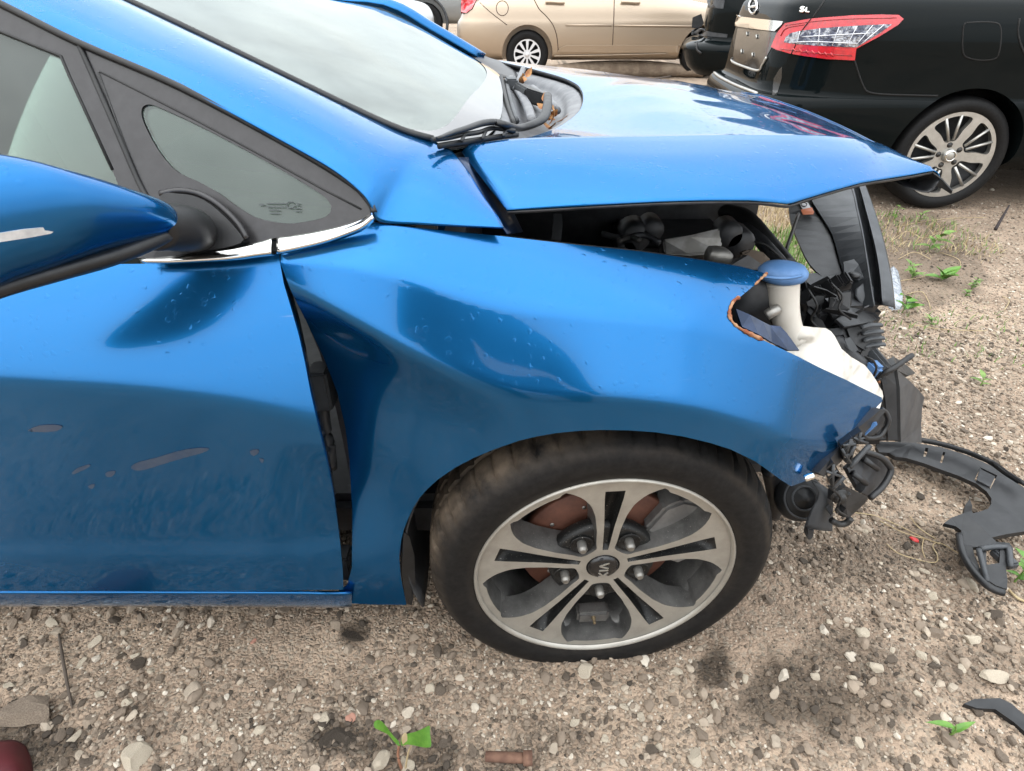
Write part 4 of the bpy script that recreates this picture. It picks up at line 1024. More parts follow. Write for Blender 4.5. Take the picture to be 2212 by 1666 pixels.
# finned black module
mod = plate('control_module', P3([(1822,706,.36),(1860,694,.37),(1896,693,.38),(1906,704,.38),(1910,732,.37),(1912,748,.36),(1868,764,.34),(1845,750,.34),(1830,730,.35)]), MAT['black_plastic'], car, .05, bev=.006)
for k in range(4):
    a = 1862 + k * 2; b_ = 708 + k * 14
    tube('module_rib', P3([(a - 2, b_, .35), (a + 18, b_ - 5, .352), (a + 42, b_ - 6, .355)]), .006, MAT['grey_plastic'], mod, 8, 3, .6)
tube('wiring_loom', P3([(1725,700,.40),(1735,680,.42),(1738,662,.42),(1728,650,.42)]), .007, MAT['rubber'], car, 8, 5)
tube('wiring_loom', P3([(1760,720,.38),(1800,735,.36),(1835,770,.34),(1860,790,.34)]), .016, MAT['engine'], car, 10, 5)
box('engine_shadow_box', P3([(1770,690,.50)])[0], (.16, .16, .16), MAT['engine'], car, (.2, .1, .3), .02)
plate('inner_wing', P3([(1700,600,.52),(1800,690,.50),(1850,780,.48),(1900,870,.46),(1900,960,.46),(1790,960,.50),(1690,780,.54)]), MAT['engine'], car, .02)
box('ballast_plug', P3([(1878,803,.33)])[0], (.03, .03, .045), MAT['cap_blue'], car, (.3, .3, .5), .006)
tube('rusty_bracket', P3([(1850,770,.36),(1872,782,.34),(1888,805,.33),(1896,824,.33)]), .008, MAT['rust'], car, 8, 4, .5)
# crash beam end
beamP = P3([(1893,800,.345),(1918,786,.35),(1938,800,.345),(1944,840,.34),(1946,955,.335),(1912,955,.34),(1906,870,.345)])
beam = plate('bumper_beam', beamP, MAT['grey_plastic'], car, .10, bev=.006)
plate('beam_face', P3([(1938,799,.343),(1952,812,.36),(1968,826,.38),(1984,842,.41),(1997,858,.44),(1992,882,.44),(1990,920,.44),(1991,957,.43),(1946,956,.333),(1944,840,.338)]), MAT['grey_plastic'], beam, .012)
plate('beam_shard', P3([(1905,783,.40),(1930,770,.44),(1960,790,.46),(1978,806,.47),(1962,812,.44),(1938,800,.38)]), MAT['dark_metal'], beam, .006)
tube('corrugated_cable', P3([(1894,818,.32),(1915,803,.315),(1930,796,.32),(1950,782,.34),(1970,768,.36)]), .0055, MAT['rubber'], car, 8, 6)
for k, t in enumerate(np.linspace(0, 1, 16)):
    a, b_, y_ = 1896 + 72 * t, 817 - 48 * t ** 1.1, .318 + .04 * t ** 2
    if k % 2 == 0: rename(lathe('cable_ring', [(.004, -.0018), (.0072, -.0012), (.0072, .0012), (.004, .0018)], MAT['rubber'], car, Matrix.Translation(Vector(aty(a, b_, y_))) @ Matrix.Rotation(.9, 4, 'Y') @ Matrix.Rotation(math.pi / 2, 4, 'Z'), 12), 'cable_ring')
# ---- washer bottle: filler neck with blue cap, crushed white tank
na = np.array(P3([(1692,606,.255)])[0]); nb = np.array(P3([(1700,700,.25)])[0]); ncw = P3([(1712,735,.24)])[0]
bottle = None
tank_ctl = [(1722,690,.235),(1728,704,.230),(1760,712,.245),(1783,712,.262),(1803,728,.255),(1818,756,.245),(1750,740,.232),(1790,760,.222),(1838,772,.262),(1868,792,.275),(1830,800,.225),(1895,828,.300),(1907,854,.305),(1870,830,.255),(1715,768,.215),(1770,795,.190),(1850,850,.22),(1900,880,.29),(1715,830,.20),(1760,730,.220),(1775,748,.232),(1845,815,.248)]
_p = P3(tank_ctl); F_t0 = Field(_p[:, [0, 2]], _p[:, 1], 1e-6)
def F_tank(x, z): return F_t0(x, z) + .006 * np.sin(x * 70 + z * 40) * np.sin(z * 95 - x * 30) + .003 * np.sin(x * 150 - z * 120)
tank_out = [(1690,700),(1712,694),(1722,689),(1730,704),(1755,707),(1783,709),(1795,716),(1803,726),(1811,741),(1818,754),(1838,771),(1868,789),(1883,807),(1895,826),(1906,845),(1908,856),(1900,885),(1850,865),(1780,830),(1715,800),(1700,760)]
bottle = side_panel('washer_bottle', tank_out, F_tank, MAT['white_plastic'], car, h=8, th=.03, eh=8)
bottle['label'] = 'crushed white washer bottle behind the torn wing'
neck = tube('filler_neck', P3([(1690,604,.250),(1691,640,.248),(1695,675,.244),(1703,705,.240),(1716,738,.236)]), [.0275, .0262, .024, .022, .021], MAT['white_plastic'], bottle, 24, 6, up=(0, 1, 0))
lathe('filler_cap', [(0, .020), (.012, .0195), (.028, .014), (.034, .006), (.0345, .0), (.032, -.006), (.026, -.010), (.02, -.010)], MAT['cap_blue'], bottle, Matrix.Translation(Vector(P3([(1690,592,.250)])[0])) @ Matrix.Rotation(math.radians(90), 4, 'X') @ Matrix.Scale(1.18, 4, (1, 0, 0)), 40)
tube('cap_tab', P3([(1720,594,.245),(1733,592,.245),(1741,592,.245)]), [.010, .008, .002], MAT['cap_blue'], bottle, 8, 3, .5)
tube('cap_ridge', P3([(1648,598,.213),(1675,601,.206),(1705,601,.206),(1732,596,.213)]), .0025, MAT['cap_blue'], bottle, 6, 4)
# folded metal and lamp socket seen in the torn opening
plate('folded_metal', P3([(1590,667,.155),(1620,680,.155),(1648,695,.160),(1664,703,.165),(1686,705,.17),(1700,720,.165),(1727,757,.150),(1703,757,.14),(1668,740,.125),(1638,722,.13),(1603,706,.14)]), MAT['navy'], car, .0025)
lathe('lamp_socket_cover', [(0, -.02), (.03, -.018), (.05, -.008), (.055, .01), (.05, .03)], MAT['engine'], car, Matrix.Translation(Vector(aty(1640, 655, .26))), 28)
tube('bulb_connector', P3([(1655,682,.22),(1668,674,.22),(1680,668,.225)]), .009, MAT['alloy'], car, 12, 3)
plate('lamp_recess', P3([(1595,640,.20),(1660,600,.23),(1720,640,.24),(1720,730,.23),(1640,720,.19),(1585,680,.18)]) + [0, .10, 0], MAT['engine'], car, .01)
# ---- what is left below the bumper line
def truss(name, quad, Y, parent, th=.012):
    V = P3([(a, b_, Y) for a, b_ in quad]); c = V.mean(0)
    inner = c + (V - c) * .80
    o = plate(name, V, MAT['black_plastic'], parent, th, holes=(inner,))
    for (i, j) in ((0, 2), (1, 3)): tube('truss_rib', [inner[i], inner[j]], .0026, MAT['grey_plastic'], o, 6, 1)
    m0 = (inner[0] + inner[3]) / 2; m1 = (inner[1] + inner[2]) / 2
    tube('truss_rib', [m0, m1], .0022, MAT['grey_plastic'], o, 6, 1)
    return o
mount = plate('bumper_mount', P3([(1905,884,.16),(1912,890,.16),(1855,950,.12),(1815,1000,.08),(1780,1030,.05),(1768,1022,.05),(1790,996,.06),(1845,931,.12)]), MAT['black_plastic'], car, .014)
truss('mount_truss', [(1817,962),(1840,945),(1851,958),(1826,984)], .075, mount); truss('mount_truss', [(1840,945),(1860,931),(1878,960),(1852,957)], .085, mount)
truss('mount_truss', [(1815,966),(1851,958),(1838,1004),(1826,1000)], .075, mount); truss('mount_truss', [(1780,1016),(1800,998),(1820,1030),(1798,1054)], .055, mount)
tube('mount_rail', P3([(1835,1010,.10),(1857,985,.11),(1879,962,.12)]), .005, MAT['grey_plastic'], mount, 6, 2)
tube('mount_rail', P3([(1798,1054,.07),(1810,1042,.07),(1822,1030,.075)]), .005, MAT['grey_plastic'], mount, 6, 2)
tube('mount_hook', P3([(1904,884,.17),(1914,892,.17),(1920,908,.165),(1912,928,.16),(1898,944,.15),(1872,946,.14),(1860,932,.14)]), .0042, MAT['black_plastic'], mount, 8, 5)
plate('mount_hook_web', P3([(1858,930,.15),(1876,906,.165),(1900,890,.175),(1912,905,.175),(1905,925,.17),(1888,940,.16),(1868,944,.15)]), MAT['engine'], mount, .008)
box('blue_clip', aty(1879, 926, .14), (.006, .008, .03), MAT['cap_blue'], mount, (0, .5, 0), .002)
fog = plate('fog_lamp_tray', P3([(1830,1012,.17),(1868,978,.19),(1902,990,.20),(1916,1004,.20),(1922,1020,.20),(1905,1050,.18),(1880,1074,.16),(1858,1062,.15)]), MAT['engine'], car, .01)
tube('tray_rim', P3([(1868,976,.18),(1902,988,.185),(1919,1004,.185),(1924,1020,.18),(1906,1052,.16),(1880,1076,.14)]), .006, MAT['black_plastic'], fog, 8, 5)
for (a, b_) in [((1842,1022,.15),(1872,1046,.15)), ((1866,992,.17),(1896,1014,.17))]:
    tube('tray_pipe', P3([a, b_]), [.006, .005], MAT['black_plastic'], fog, 12, 1)
low = plate('tow_bracket', P3([(1800,1060,.10),(1830,1052,.11),(1876,1074,.13),(1868,1088,.13),(1842,1112,.11),(1832,1120,.10),(1822,1118,.10),(1820,1108,.10),(1828,1098,.10),(1816,1088,.10),(1798,1082,.09)]), MAT['black_plastic'], car, .01)
lathe('bracket_bolt', [(0, -.014), (.008, -.014), (.010, -.010), (.010, -.004), (.015, -.004), (.015, 0), (0, 0)], MAT['dark_metal'], low, Matrix.Translation(Vector(aty(1811, 1070, .095))), 14)
tube('loose_hose', P3([(1796,1124,.10),(1812,1132,.10),(1828,1130,.10),(1838,1120,.10)]), .006, MAT['rubber'], car, 8, 5)
hc_ = Vector(aty(1734, 1076, .185))
horn = lathe('horn', [(0, -.012), (.006, -.012), (.007, -.008), (.018, -.007), (.02, -.003), (.034, -.002), (.037, .003), (.042, .006), (.044, .016), (.040, .026), (0, .03)], MAT['black_plastic'], car, Matrix.Translation(hc_) @ Matrix.Rotation(math.radians(-35), 4, 'X') @ Matrix.Scale(1.12, 4), 40)
for r_h in (.021, .035):
    lathe('horn_ring', [(r_h - .002, -.006), (r_h, -.010), (r_h + .002, -.006)], MAT['grey_plastic'], horn, Matrix.Translation(hc_) @ Matrix.Rotation(math.radians(-35), 4, 'X') @ Matrix.Scale(1.12, 4), 40)
patch('horn_trumpet', [P3([(1752,1040,.16),(1770,1046,.155),(1787,1058,.155)]), P3([(1768,1066,.145),(1782,1072,.140),(1796,1078,.145)]), P3([(1752,1100,.135),(1774,1108,.128),(1796,1112,.138)]), P3([(1737,1137,.125),(1766,1144,.118),(1795,1147,.128)])], MAT['grey_plastic'], horn, 4, 4, .003)
plate('horn_plug', P3([(1744,1142,.14),(1760,1146,.14),(1757,1162,.14),(1749,1170,.14),(1742,1160,.14)]), MAT['engine'], horn, .015, bev=.002)
tube('spring_clip', P3([(1738,1034,.04),(1748,1030,.04),(1757,1028,.04)]), .006, MAT['chrome'], car, 8, 3)
tube('liner_roll', P3([(1662,1012,.22),(1672,1045,.23),(1678,1085,.24),(1672,1115,.25)]), [.016, .018, .018, .012], MAT['black_plastic'], car, 12, 5)
# broken clips, shards and loose wires
def shard(px, py, Y, L_, W_, mat):
    c = aty(px, py, Y); d = RNG.normal(size=3); d /= np.linalg.norm(d); e = np.cross(d, RNG.normal(size=3)); e /= np.linalg.norm(e); k = RNG.uniform(.5, 1, 6)
    q = [c + d * L_ * a + e * W_ * b_ * k[i] for i, (a, b_) in enumerate([(-.5, -.4), (-.1, -.55), (.5, -.25), (.42, .3), (0, .5), (-.45, .35)])]
    return plate('broken_plastic', q, mat, car, .0025, nrm=np.cross(d, e))
for (a, b_, Y) in [(1740,640,.40),(1762,652,.38),(1778,630,.40),(1800,655,.37),(1815,675,.36),(1752,676,.42),(1770,700,.38),(1790,718,.36),(1735,610,.42),(1812,640,.38),(1850,675,.40),(1838,745,.33),(1860,775,.34),(1882,790,.33),(1905,812,.34),(1770,665,.40),(1722,668,.42)]:
    shard(a, b_, Y, RNG.uniform(.03, .065), RNG.uniform(.012, .03), MAT['black_plastic'] if RNG.random() < .7 else MAT['grey_plastic'])
for (a, b_, Y) in [(1825,1055,.12),(1845,1075,.13),(1812,1095,.11),(1860,1050,.15),(1790,1095,.13),(1893,925,.18)]:
    shard(a, b_, Y, RNG.uniform(.025, .05), RNG.uniform(.008, .02), MAT['black_plastic'])
for pts in ([(1745,625,.38),(1765,660,.36),(1752,690,.37),(1775,715,.36)], [(1795,612,.38),(1820,640,.36),(1812,668,.35),(1838,690,.35)], [(1790,1050,.08),(1815,1075,.08),(1808,1100,.08),(1828,1115,.09)], [(1868,770,.31),(1885,778,.30),(1893,795,.30),(1888,812,.31)], [(1600,500,.46),(1625,520,.42),(1655,530,.40),(1690,560,.38)]):
    tube('loose_wire', P3(pts), .0022, MAT['rubber'], car, 6, 6)
# wheel house liner
WC = Vector(aty(1308, 1247, .022))
rows = []
for y_ in (.035, .10, .22, .34):
    rows.append(np.array([[WC.x + (.352 if y_ < .3 else .30) * math.cos(t), y_, WC.z + .02 + (.352 if y_ < .3 else .30) * math.sin(t)] for t in np.radians(np.linspace(40, 200, 26))]))
patch('wheel_house_liner', rows, MAT['engine'], car, 2, 2, .004)
plate('wheel_house_back', [(WC.x + .36 * math.cos(t), .36, WC.z + .36 * math.sin(t)) for t in np.linspace(0, 2 * np.pi, 30)[:-1]], MAT['engine'], car, .01)
mf = P3([(872,1150,.03),(884,1158,.035),(895,1200,.04),(897,1260,.042),(890,1308,.04),(880,1306,.03),(868,1240,.028)])
plate('mud_flap', mf, MAT['black_plastic'], car, .006)
# ---- simple cabin
box('dashboard', (-.52, .86, .86), (.42, 1.35, .10), MAT['interior'], car, (0, .12, 0), .03)
for y_ in (.52, 1.2):
    box('seat', (-1.25, y_, .55), (.5, .48, .16), MAT['interior'], car, (0, 0, 0), .06)
    box('seat_back', (-1.50, y_, .90), (.14, .46, .62), MAT['interior'], car, (0, -.25, 0), .06)
lathe('steering_wheel', [(.172, -.012), (.186, 0), (.172, .012), (.160, 0), (.172, -.012)], MAT['engine'], car, Matrix.Translation((-.78, 1.2, .90)) @ Matrix.Rotation(math.radians(65), 4, 'Y') @ Matrix.Rotation(math.pi / 2, 4, 'X'), 40)
box('far_door_trim', (-1.2, 1.62, .62), (1.5, .04, .55), MAT['interior'], car, bev=.01)
farV = [(.45, 1.66, .45), (.35, 1.63, .80), (-.25, 1.63, .86), (-1.9, 1.66, .88), (-1.9, 1.72, .25), (-.4, 1.74, .22), (-.36, 1.74, .45), (-.2, 1.74, .58), (0, 1.74, .63), (.2, 1.74, .58), (.34, 1.74, .45)]
plate('far_side', farV, MAT['blue'], car, .01, nrm=(0, 1, 0))

# ================================================================== its front wheel
TOE = Matrix.Rotation(math.radians(4.0), 4, 'Z') @ Matrix.Rotation(math.radians(2.0), 4, 'X'); WM = Matrix.Translation(WC) @ TOE
RR = .2265
def disc_face(r): return .010 + .016 * np.clip(1 - r, 0, 1)
def spoke_w(r): return np.interp(r, [.12, .3, .45, .62, .74, .83, .90], [.062, .080, .090, .118, .160, .230, .36])
SP = [math.radians(90 + 72 * k) for k in range(5)]
def rot2(p, a): return np.stack([p[:, 0] * math.cos(a) - p[:, 1] * math.sin(a), p[:, 0] * math.sin(a) + p[:, 1] * math.cos(a)], -1)
half = math.radians(36)
rs = np.linspace(.215, .895, 13); w_ = spoke_w(rs)
sideA = rot2(np.stack([rs, -w_], -1), half)            # spoke above the window (angle +36)
sideB = rot2(np.stack([rs, w_], -1), -half)
a0 = math.atan2(sideA[-1, 1], sideA[-1, 0]); arc = np.array([[.938 * math.cos(t), .938 * math.sin(t)] for t in np.linspace(a0 - .06, -a0 + .06, 9)])
inn_ = np.array([[.205, 0]])
win = np.vstack([sideA, arc, sideB[::-1], inn_])
win = smooth_loop(list(win), 2)
slot_r = np.array([.20, .5, .80, .885]); slot_w = np.array([.022, .040, .068, .072])
slot = np.vstack([np.stack([slot_r, slot_w], -1), np.stack([slot_r[::-1], -slot_w[::-1]], -1)])
slot = densify(slot, .08)
t = np.linspace(0, 2 * np.pi, 121)[:-1]
outer = np.stack([np.cos(t), np.sin(t)], -1); hubh = np.stack([np.cos(t[::4]), np.sin(t[::4])], -1) * .135
wins = [rot2(win, SP[k] + half) for k in range(5)]; slots = [rot2(slot, SP[k]) for k in range(5)]
lugs_c = [np.array([math.cos(SP[k] + half), math.sin(SP[k] + half)]) * .315 for k in range(5)]
lugh = [np.stack([np.cos(t[::6]), np.sin(t[::6])], -1) * .072 + c for c in lugs_c]
V2, T, L = tri2d(outer, wins + slots + [hubh], .05)
r_ = np.hypot(V2[:, 0], V2[:, 1]); V = np.stack([V2[:, 0] * RR, disc_face(r_), V2[:, 1] * RR], -1)
Fc = [tuple(f) for f in T]
a, b_, c = V[T[:, 0]], V[T[:, 1]], V[T[:, 2]]
Fc = [tuple(f) if np.cross(V[f[1]] - V[f[0]], V[f[2]] - V[f[0]])[1] < 0 else tuple(f[::-1]) for f in T]
me = mesh_of('wheel', V, Fc, False); me.transform(WM)
me.materials.append(MAT['rim_face']); me.materials.append(MAT['rim_dark'])
wheel = new_obj('wheel', me, None, car); wheel['label'] = 'dusty five-spoke alloy wheel with rusty brake disc behind it'
def wall(name, loop2, y0f, dy, shrink, mat, floor=None):
    lp = np.asarray(loop2); c = lp.mean(0); r0 = np.hypot(lp[:, 0], lp[:, 1]); out_k = np.clip((r0 - .72) / .2, 0, 1)[:, None]
    low_ = c + (lp - c) * shrink; low_ = low_ * (1 - out_k) + (lp * .985) * out_k if floor is None else low_
    A = np.stack([lp[:, 0] * RR, disc_face(r0), lp[:, 1] * RR], -1)
    mid_ = lp * .62 + low_ * .38
    Bm = np.stack([mid_[:, 0] * RR, disc_face(r0) + dy * .28, mid_[:, 1] * RR], -1)
    B = np.stack([low_[:, 0] * RR, disc_face(r0) + dy, low_[:, 1] * RR], -1)
    n_ = len(lp); V = np.vstack([A, Bm, B]); F = []
    for rr in (0, 1):
        for i in range(n_): F.append((rr * n_ + i, rr * n_ + (i + 1) % n_, (rr + 1) * n_ + (i + 1) % n_, (rr + 1) * n_ + i))
    if floor is not None: F.append(tuple(2 * n_ + i for i in range(n_)))
    me = mesh_of(name, V, F, True)
    bm = bmesh.new(); bm.from_mesh(me); bmesh.ops.recalc_face_normals(bm, faces=bm.faces); bm.to_mesh(me); bm.free()
    me.transform(WM); return new_obj(name, me, mat, wheel)
for k in range(5):
    wall('spoke_flank', wins[k], 0, .046, .87, MAT['rim_side'])
    wall('spoke_slot', slots[k], 0, .026, .72, MAT['rim_dark'], True)
    c = lugs_c[k] * RR
    lathe('lug_pocket', [(.0095, .030), (.017, .030), (.0195, .0245), (.021, .0265)], MAT['rim_dark'], wheel, WM @ Matrix.Translation((c[0], 0, c[1])), 20)
    lathe('lug_nut', [(0, -.004), (.0055, -.0035), (.0075, .0), (.0085, .002), (.0085, .022), (.012, .026), (.012, .03)], MAT['alloy'], wheel, WM @ Matrix.Translation((c[0], .014, c[1])), 6 * 2, flat_angle=.5)
lathe('rim_barrel', [(RR * .998, .0095), (RR * 1.012, .004), (RR * 1.022, .010), (RR * 1.02, .022), (RR * .985, .032), (RR * .93, .05), (RR * .90, .10), (RR * .92, .19), (RR, .20)], MAT['rim_side'], wheel, WM, 96)
lathe('rim_flange', [(RR * .995, .0092), (RR * 1.008, .0015), (RR * 1.026, .003), (RR * 1.030, .012)], MAT['rim_face'], wheel, WM, 96)
lathe('hub_web', [(0, .030), (RR * .40, .031), (RR * .43, .034), (RR * .44, .046), (RR * .43, .055)], MAT['rim_dark'], wheel, WM, 60)
hub = lathe('hub_cap', [(0, .0165), (.012, .0165), (.022, .0175), (.0262, .0195), (.0285, .0235), (.030, .034)], M('gloss_black_cap', (.006, .006, .007), .25, 0, .3), wheel, WM, 48)
def strokes(name, segs, w, mat, parent, y0, th=.0012):
    V = []; F = []
    for (a, b_) in segs:
        a = np.array(a); b_ = np.array(b_); d = (b_ - a) / np.linalg.norm(b_ - a); n_ = np.array([-d[1], d[0]]) * w / 2
        q = [a - n_, b_ - n_, b_ + n_, a + n_]; k = len(V)
        for yy in (y0, y0 + th): V += [(p[0], yy, p[1]) for p in q]
        F += [(k, k + 1, k + 2, k + 3), (k + 7, k + 6, k + 5, k + 4)] + [(k + i, k + 4 + i, k + 4 + (i + 1) % 4, k + (i + 1) % 4) for i in range(4)]
    me = mesh_of(name, V, F, False); return new_obj(name, me, mat, parent)
# letters K I A (no bar), standing sideways as the wheel has stopped
def tl(x, y): return (-(y - .5) * .0165, (x - 1.35) * .0135)     # text x runs up, text y runs left
segs = [(tl(0, 0), tl(0, 1)), (tl(0, .45), tl(.75, 1)), (tl(.1, .5), tl(.75, 0)), (tl(1.2, 0), tl(1.2, 1)), (tl(1.55, 0), tl(2.1, 1)), (tl(2.1, 1), tl(2.65, 0))]
bd = strokes('badge', segs, .0030, MAT['rim_face'], wheel, .0150); bd.data.transform(WM)
# tyre with shoulder blocks
prof = [(.222, .020), (.227, .010), (.236, .0045), (.250, -.001), (.266, -.003), (.280, .000), (.291, .006), (.299, .015), (.305, .026), (.3085, .036), (.3105, .050), (.3112, .066), (.306, .068), (.306, .076), (.3116, .078), (.312, .104), (.306, .106), (.306, .114), (.3116, .116), (.3110, .136), (.306, .138), (.306, .146), (.3095, .150), (.304, .178), (.290, .205), (.262, .216), (.235, .21)]
def tread(i, j, r):
    if 7 <= j <= 11 or 14 <= j <= 15 or 18 <= j <= 19:
        if i % 6 == 0: r -= .0055 if j > 7 else .003
    # raised lettering band and slightly flattened foot
    return r
V, Fq = lathe_arrays(prof, 300, rfun=tread)
for v in V:                                             # tyre squats on the gravel
    ang = math.atan2(v[2], v[0]); d = max(0, -math.sin(ang) - .93) / .07
    if v[2] < -.29: v[2] = -.29 + (v[2] + .29) * .55
me = mesh_of('tyre', V, Fq); np_ = len(prof)
mudv = np.zeros(len(V))
for i in range(300):
    an = 2 * math.pi * i / 300
    for j in range(np_):
        k = 1.0 if 8 <= j <= 24 else (0.5 if j == 7 else (0.2 if j == 6 else .025))
        if j == 1 or j == 2: k = .12
        left = np.clip(math.cos(an - math.radians(142)) * 3.2 - 1.9, .03, 1) if j >= 7 else 1
        mudv[i * np_ + j] = k * left
bm = bmesh.new(); bm.from_mesh(me); bmesh.ops.recalc_face_normals(bm, faces=bm.faces); bm.to_mesh(me); bm.free()
at_ = me.attributes.new('mud', 'FLOAT', 'POINT'); at_.data.foreach_set('value', mudv)
me.set_sharp_from_angle(angle=.7); me.transform(WM)
new_obj('tyre', me, MAT['tyre'], wheel)
lathe('brake_disc', [(.055, .058), (.075, .058), (.0755, .068), (.080, .070), (.146, .070), (.148, .074), (.148, .09), (.08, .09)], MAT['disc'], wheel, WM, 72)
lathe('disc_hat', [(0, .050), (.05, .050), (.072, .053), (.0765, .060), (.077, .070)], MAT['alloy'], wheel, WM, 60)
for k in range(10):
    an = 2 * math.pi * k / 10
    lathe('disc_hole', [(0, -.001), (.004, -.001), (.004, .001)], MAT['alloy'], wheel, WM @ Matrix.Translation((.11 * math.cos(an), .0696, .11 * math.sin(an))), 10)
cal = np.array([[.075, .03], [.105, .085], [.135, .10], [.165, .09], [.185, .05], [.19, 0], [.18, -.05], [.15, -.07], [.12, -.05], [.115, -.005], [.095, .01]])
cal = [(p[0], .048, p[1] + .03) for p in cal]
o = plate('brake_caliper', cal, M('dusty_caliper', (.14, .135, .13), .6, .4, 0, (.22, .215, .205), 25, bscale=40), wheel, .06, bev=.006, nrm=(0, -1, 0)); o.data.transform(WM)
lathe('backing_plate', [(0, .132), (.145, .132), (.15, .14), (.12, .15), (0, .15)], MAT['engine'], wheel, WM, 40)
lathe('wheel_inside', [(0, .17), (.215, .17), (.215, .172)], MAT['engine'], wheel, WM, 40)
# valve on its little shelf
vb = new_obj('valve_shelf', box_mesh('valve_shelf', .064, .03, .030, .005), MAT['rim_side'], wheel); vb.data.transform(WM @ Matrix.Translation((-.002, .048, -.172)))
lathe('valve', [(0, -.022), (.0035, -.022), (.004, -.020), (.004, -.010), (.0055, -.008), (.0055, 0), (.008, .004), (.008, .012)], M('brass', (.16, .12, .07), .45, .7), wheel, WM @ Matrix.Translation((-.002, .036, -.168)) @ Matrix.Scale(.8, 4), 12)
# ================================================================== the other cars in the yard
def frame(ox, oy, a):
    return Matrix.Translation((ox, oy, 0)) @ Matrix.Rotation(a, 4, 'Z')
def sup_ring(xr, xf, y0, y1, n, N=112):
    t = np.linspace(0, 2 * np.pi, N, endpoint=False) + .01
    c, s_ = np.cos(t), np.sin(t)
    return np.stack([(xr + xf) / 2 + (xf - xr) / 2 * np.sign(c) * np.abs(c) ** (2 / n), (y0 + y1) / 2 + (y1 - y0) / 2 * np.sign(s_) * np.abs(s_) ** (2 / n)], -1)
def ring_body(name, levels, width, Mx, mat, parent, arches=(), n=7, sub=5):
    """closed car body lofted through plan rings; levels: (z, side inset, rear x, front x)"""
    lv = smooth_loop([np.array(l, float) for l in levels], sub, closed=False)
    rings = [np.column_stack([sup_ring(l[2], l[3], l[1], width - l[1], n), np.full(112, l[0])]) for l in lv]
    V = np.concatenate(rings); N = 112; R = len(rings); F = []
    for i in range(R - 1):
        for j in range(N): F.append((i * N + j, i * N + (j + 1) % N, (i + 1) * N + (j + 1) % N, (i + 1) * N + j))
    F.append(tuple(range(N))[::-1]); F.append(tuple((R - 1) * N + j for j in range(N)))
    me = mesh_of(name, V, F); o = bpy.data.objects.new(name, me); COL.objects.link(o)
    cut = []
    for (x, z, r) in arches:
        for y in (0.0, width):
            bm = bmesh.new(); bmesh.ops.create_cone(bm, cap_ends=True, segments=48, radius1=r, radius2=r, depth=.62, matrix=Matrix.Translation((x, y, z)) @ Matrix.Rotation(math.pi / 2, 4, 'X'))
            cm = bpy.data.meshes.new('arch_cut'); bm.to_mesh(cm); bm.free(); co = bpy.data.objects.new('arch_cut', cm); COL.objects.link(co); cut.append(co)
            md = o.modifiers.new('cut', 'BOOLEAN'); md.operation = 'DIFFERENCE'; md.object = co; md.solver = 'EXACT'
    bpy.context.view_layer.update()
    dg = bpy.context.evaluated_depsgraph_get(); me2 = bpy.data.meshes.new_from_object(o.evaluated_get(dg)); me2.name = name
    bpy.data.objects.remove(o)
    for co in cut: bpy.data.objects.remove(co)
    me2.transform(Mx); me2.polygons.foreach_set('use_smooth', [True] * len(me2.polygons)); me2.set_sharp_from_angle(angle=.55); me2.materials.clear()
    return new_obj(name, me2, mat, parent)
def bvh_of(o): return BVHTree.FromPolygons([v.co.copy() for v in o.data.vertices], [tuple(p.vertices) for p in o.data.polygons])
def seam(name, bvh, pts, r, mat, parent, n=4, off=.001):
    q = smooth_loop([np.array(p, float) for p in pts], n, closed=False) if n > 1 else np.array(pts, float)
    V = [px_on(bvh, a, b, off) for a, b in q]; V = [v for v in V if v is not None]
    if len(V) < 2: return None
    return tube(name, V, r, mat, parent, 6, 1)
def road_wheel(parent, Mx, R, rimR, width, fmat, spokes=5, style='plain', ang0=90, back=None, bore=.30, win_w=None, hubmat=None):
    t = np.linspace(0, 2 * np.pi, 91)[:-1]; outer = np.stack([np.cos(t), np.sin(t)], -1)
    wins = []
    for k in range(spokes):
        a = math.radians(ang0 + 360 / spokes * (k + .5)); hw = math.pi / spokes
        f0, f1 = win_w
        L_ = [(bore, -hw * f0), (.6, -hw * (f0 + f1) / 2), (.86, -hw * f1), (.905, -hw * f1 * .6), (.915, 0), (.905, hw * f1 * .6), (.86, hw * f1), (.6, hw * (f0 + f1) / 2), (bore, hw * f0), (bore * .93, 0)]
        wins.append(smooth_loop([np.array([r * math.cos(a + q), r * math.sin(a + q)]) for r, q in L_], 3))
    V2, T, L = tri2d(outer, wins, .09)
    r_ = np.hypot(V2[:, 0], V2[:, 1]); V = np.stack([V2[:, 0] * rimR, .012 + .02 * (1 - r_), V2[:, 1] * rimR], -1)
    VV, FF, NN = shell(V, T, L, np.tile([0, -1.0, 0], (len(V), 1)), .035)
    me = mesh_of('wheel', VV, FF, True, NN); me.transform(Mx)
    w = new_obj('wheel', me, fmat, parent)
    lathe('tyre', [(rimR * .98, .03), (rimR * 1.02, .008), (rimR * 1.08, .0), ((R + rimR) / 2, -.004), (R * .95, .006), (R * .985, .028), (R, .05), (R, width - .05), (R * .97, width - .02), (rimR, width)], MAT['tyre'], w, Mx, 72)
    lathe('wheel_well', [(0, .10), (rimR * .96, .10), (rimR * .97, .05), (rimR * 1.0, .012)], MAT['engine'] if back is None else back, w, Mx, 48)
    lathe('hub_cap', [(0, .002), (rimR * .13, .003), (rimR * .155, .010), (rimR * .16, .03)], hubmat or fmat, w, Mx, 28)
    return w
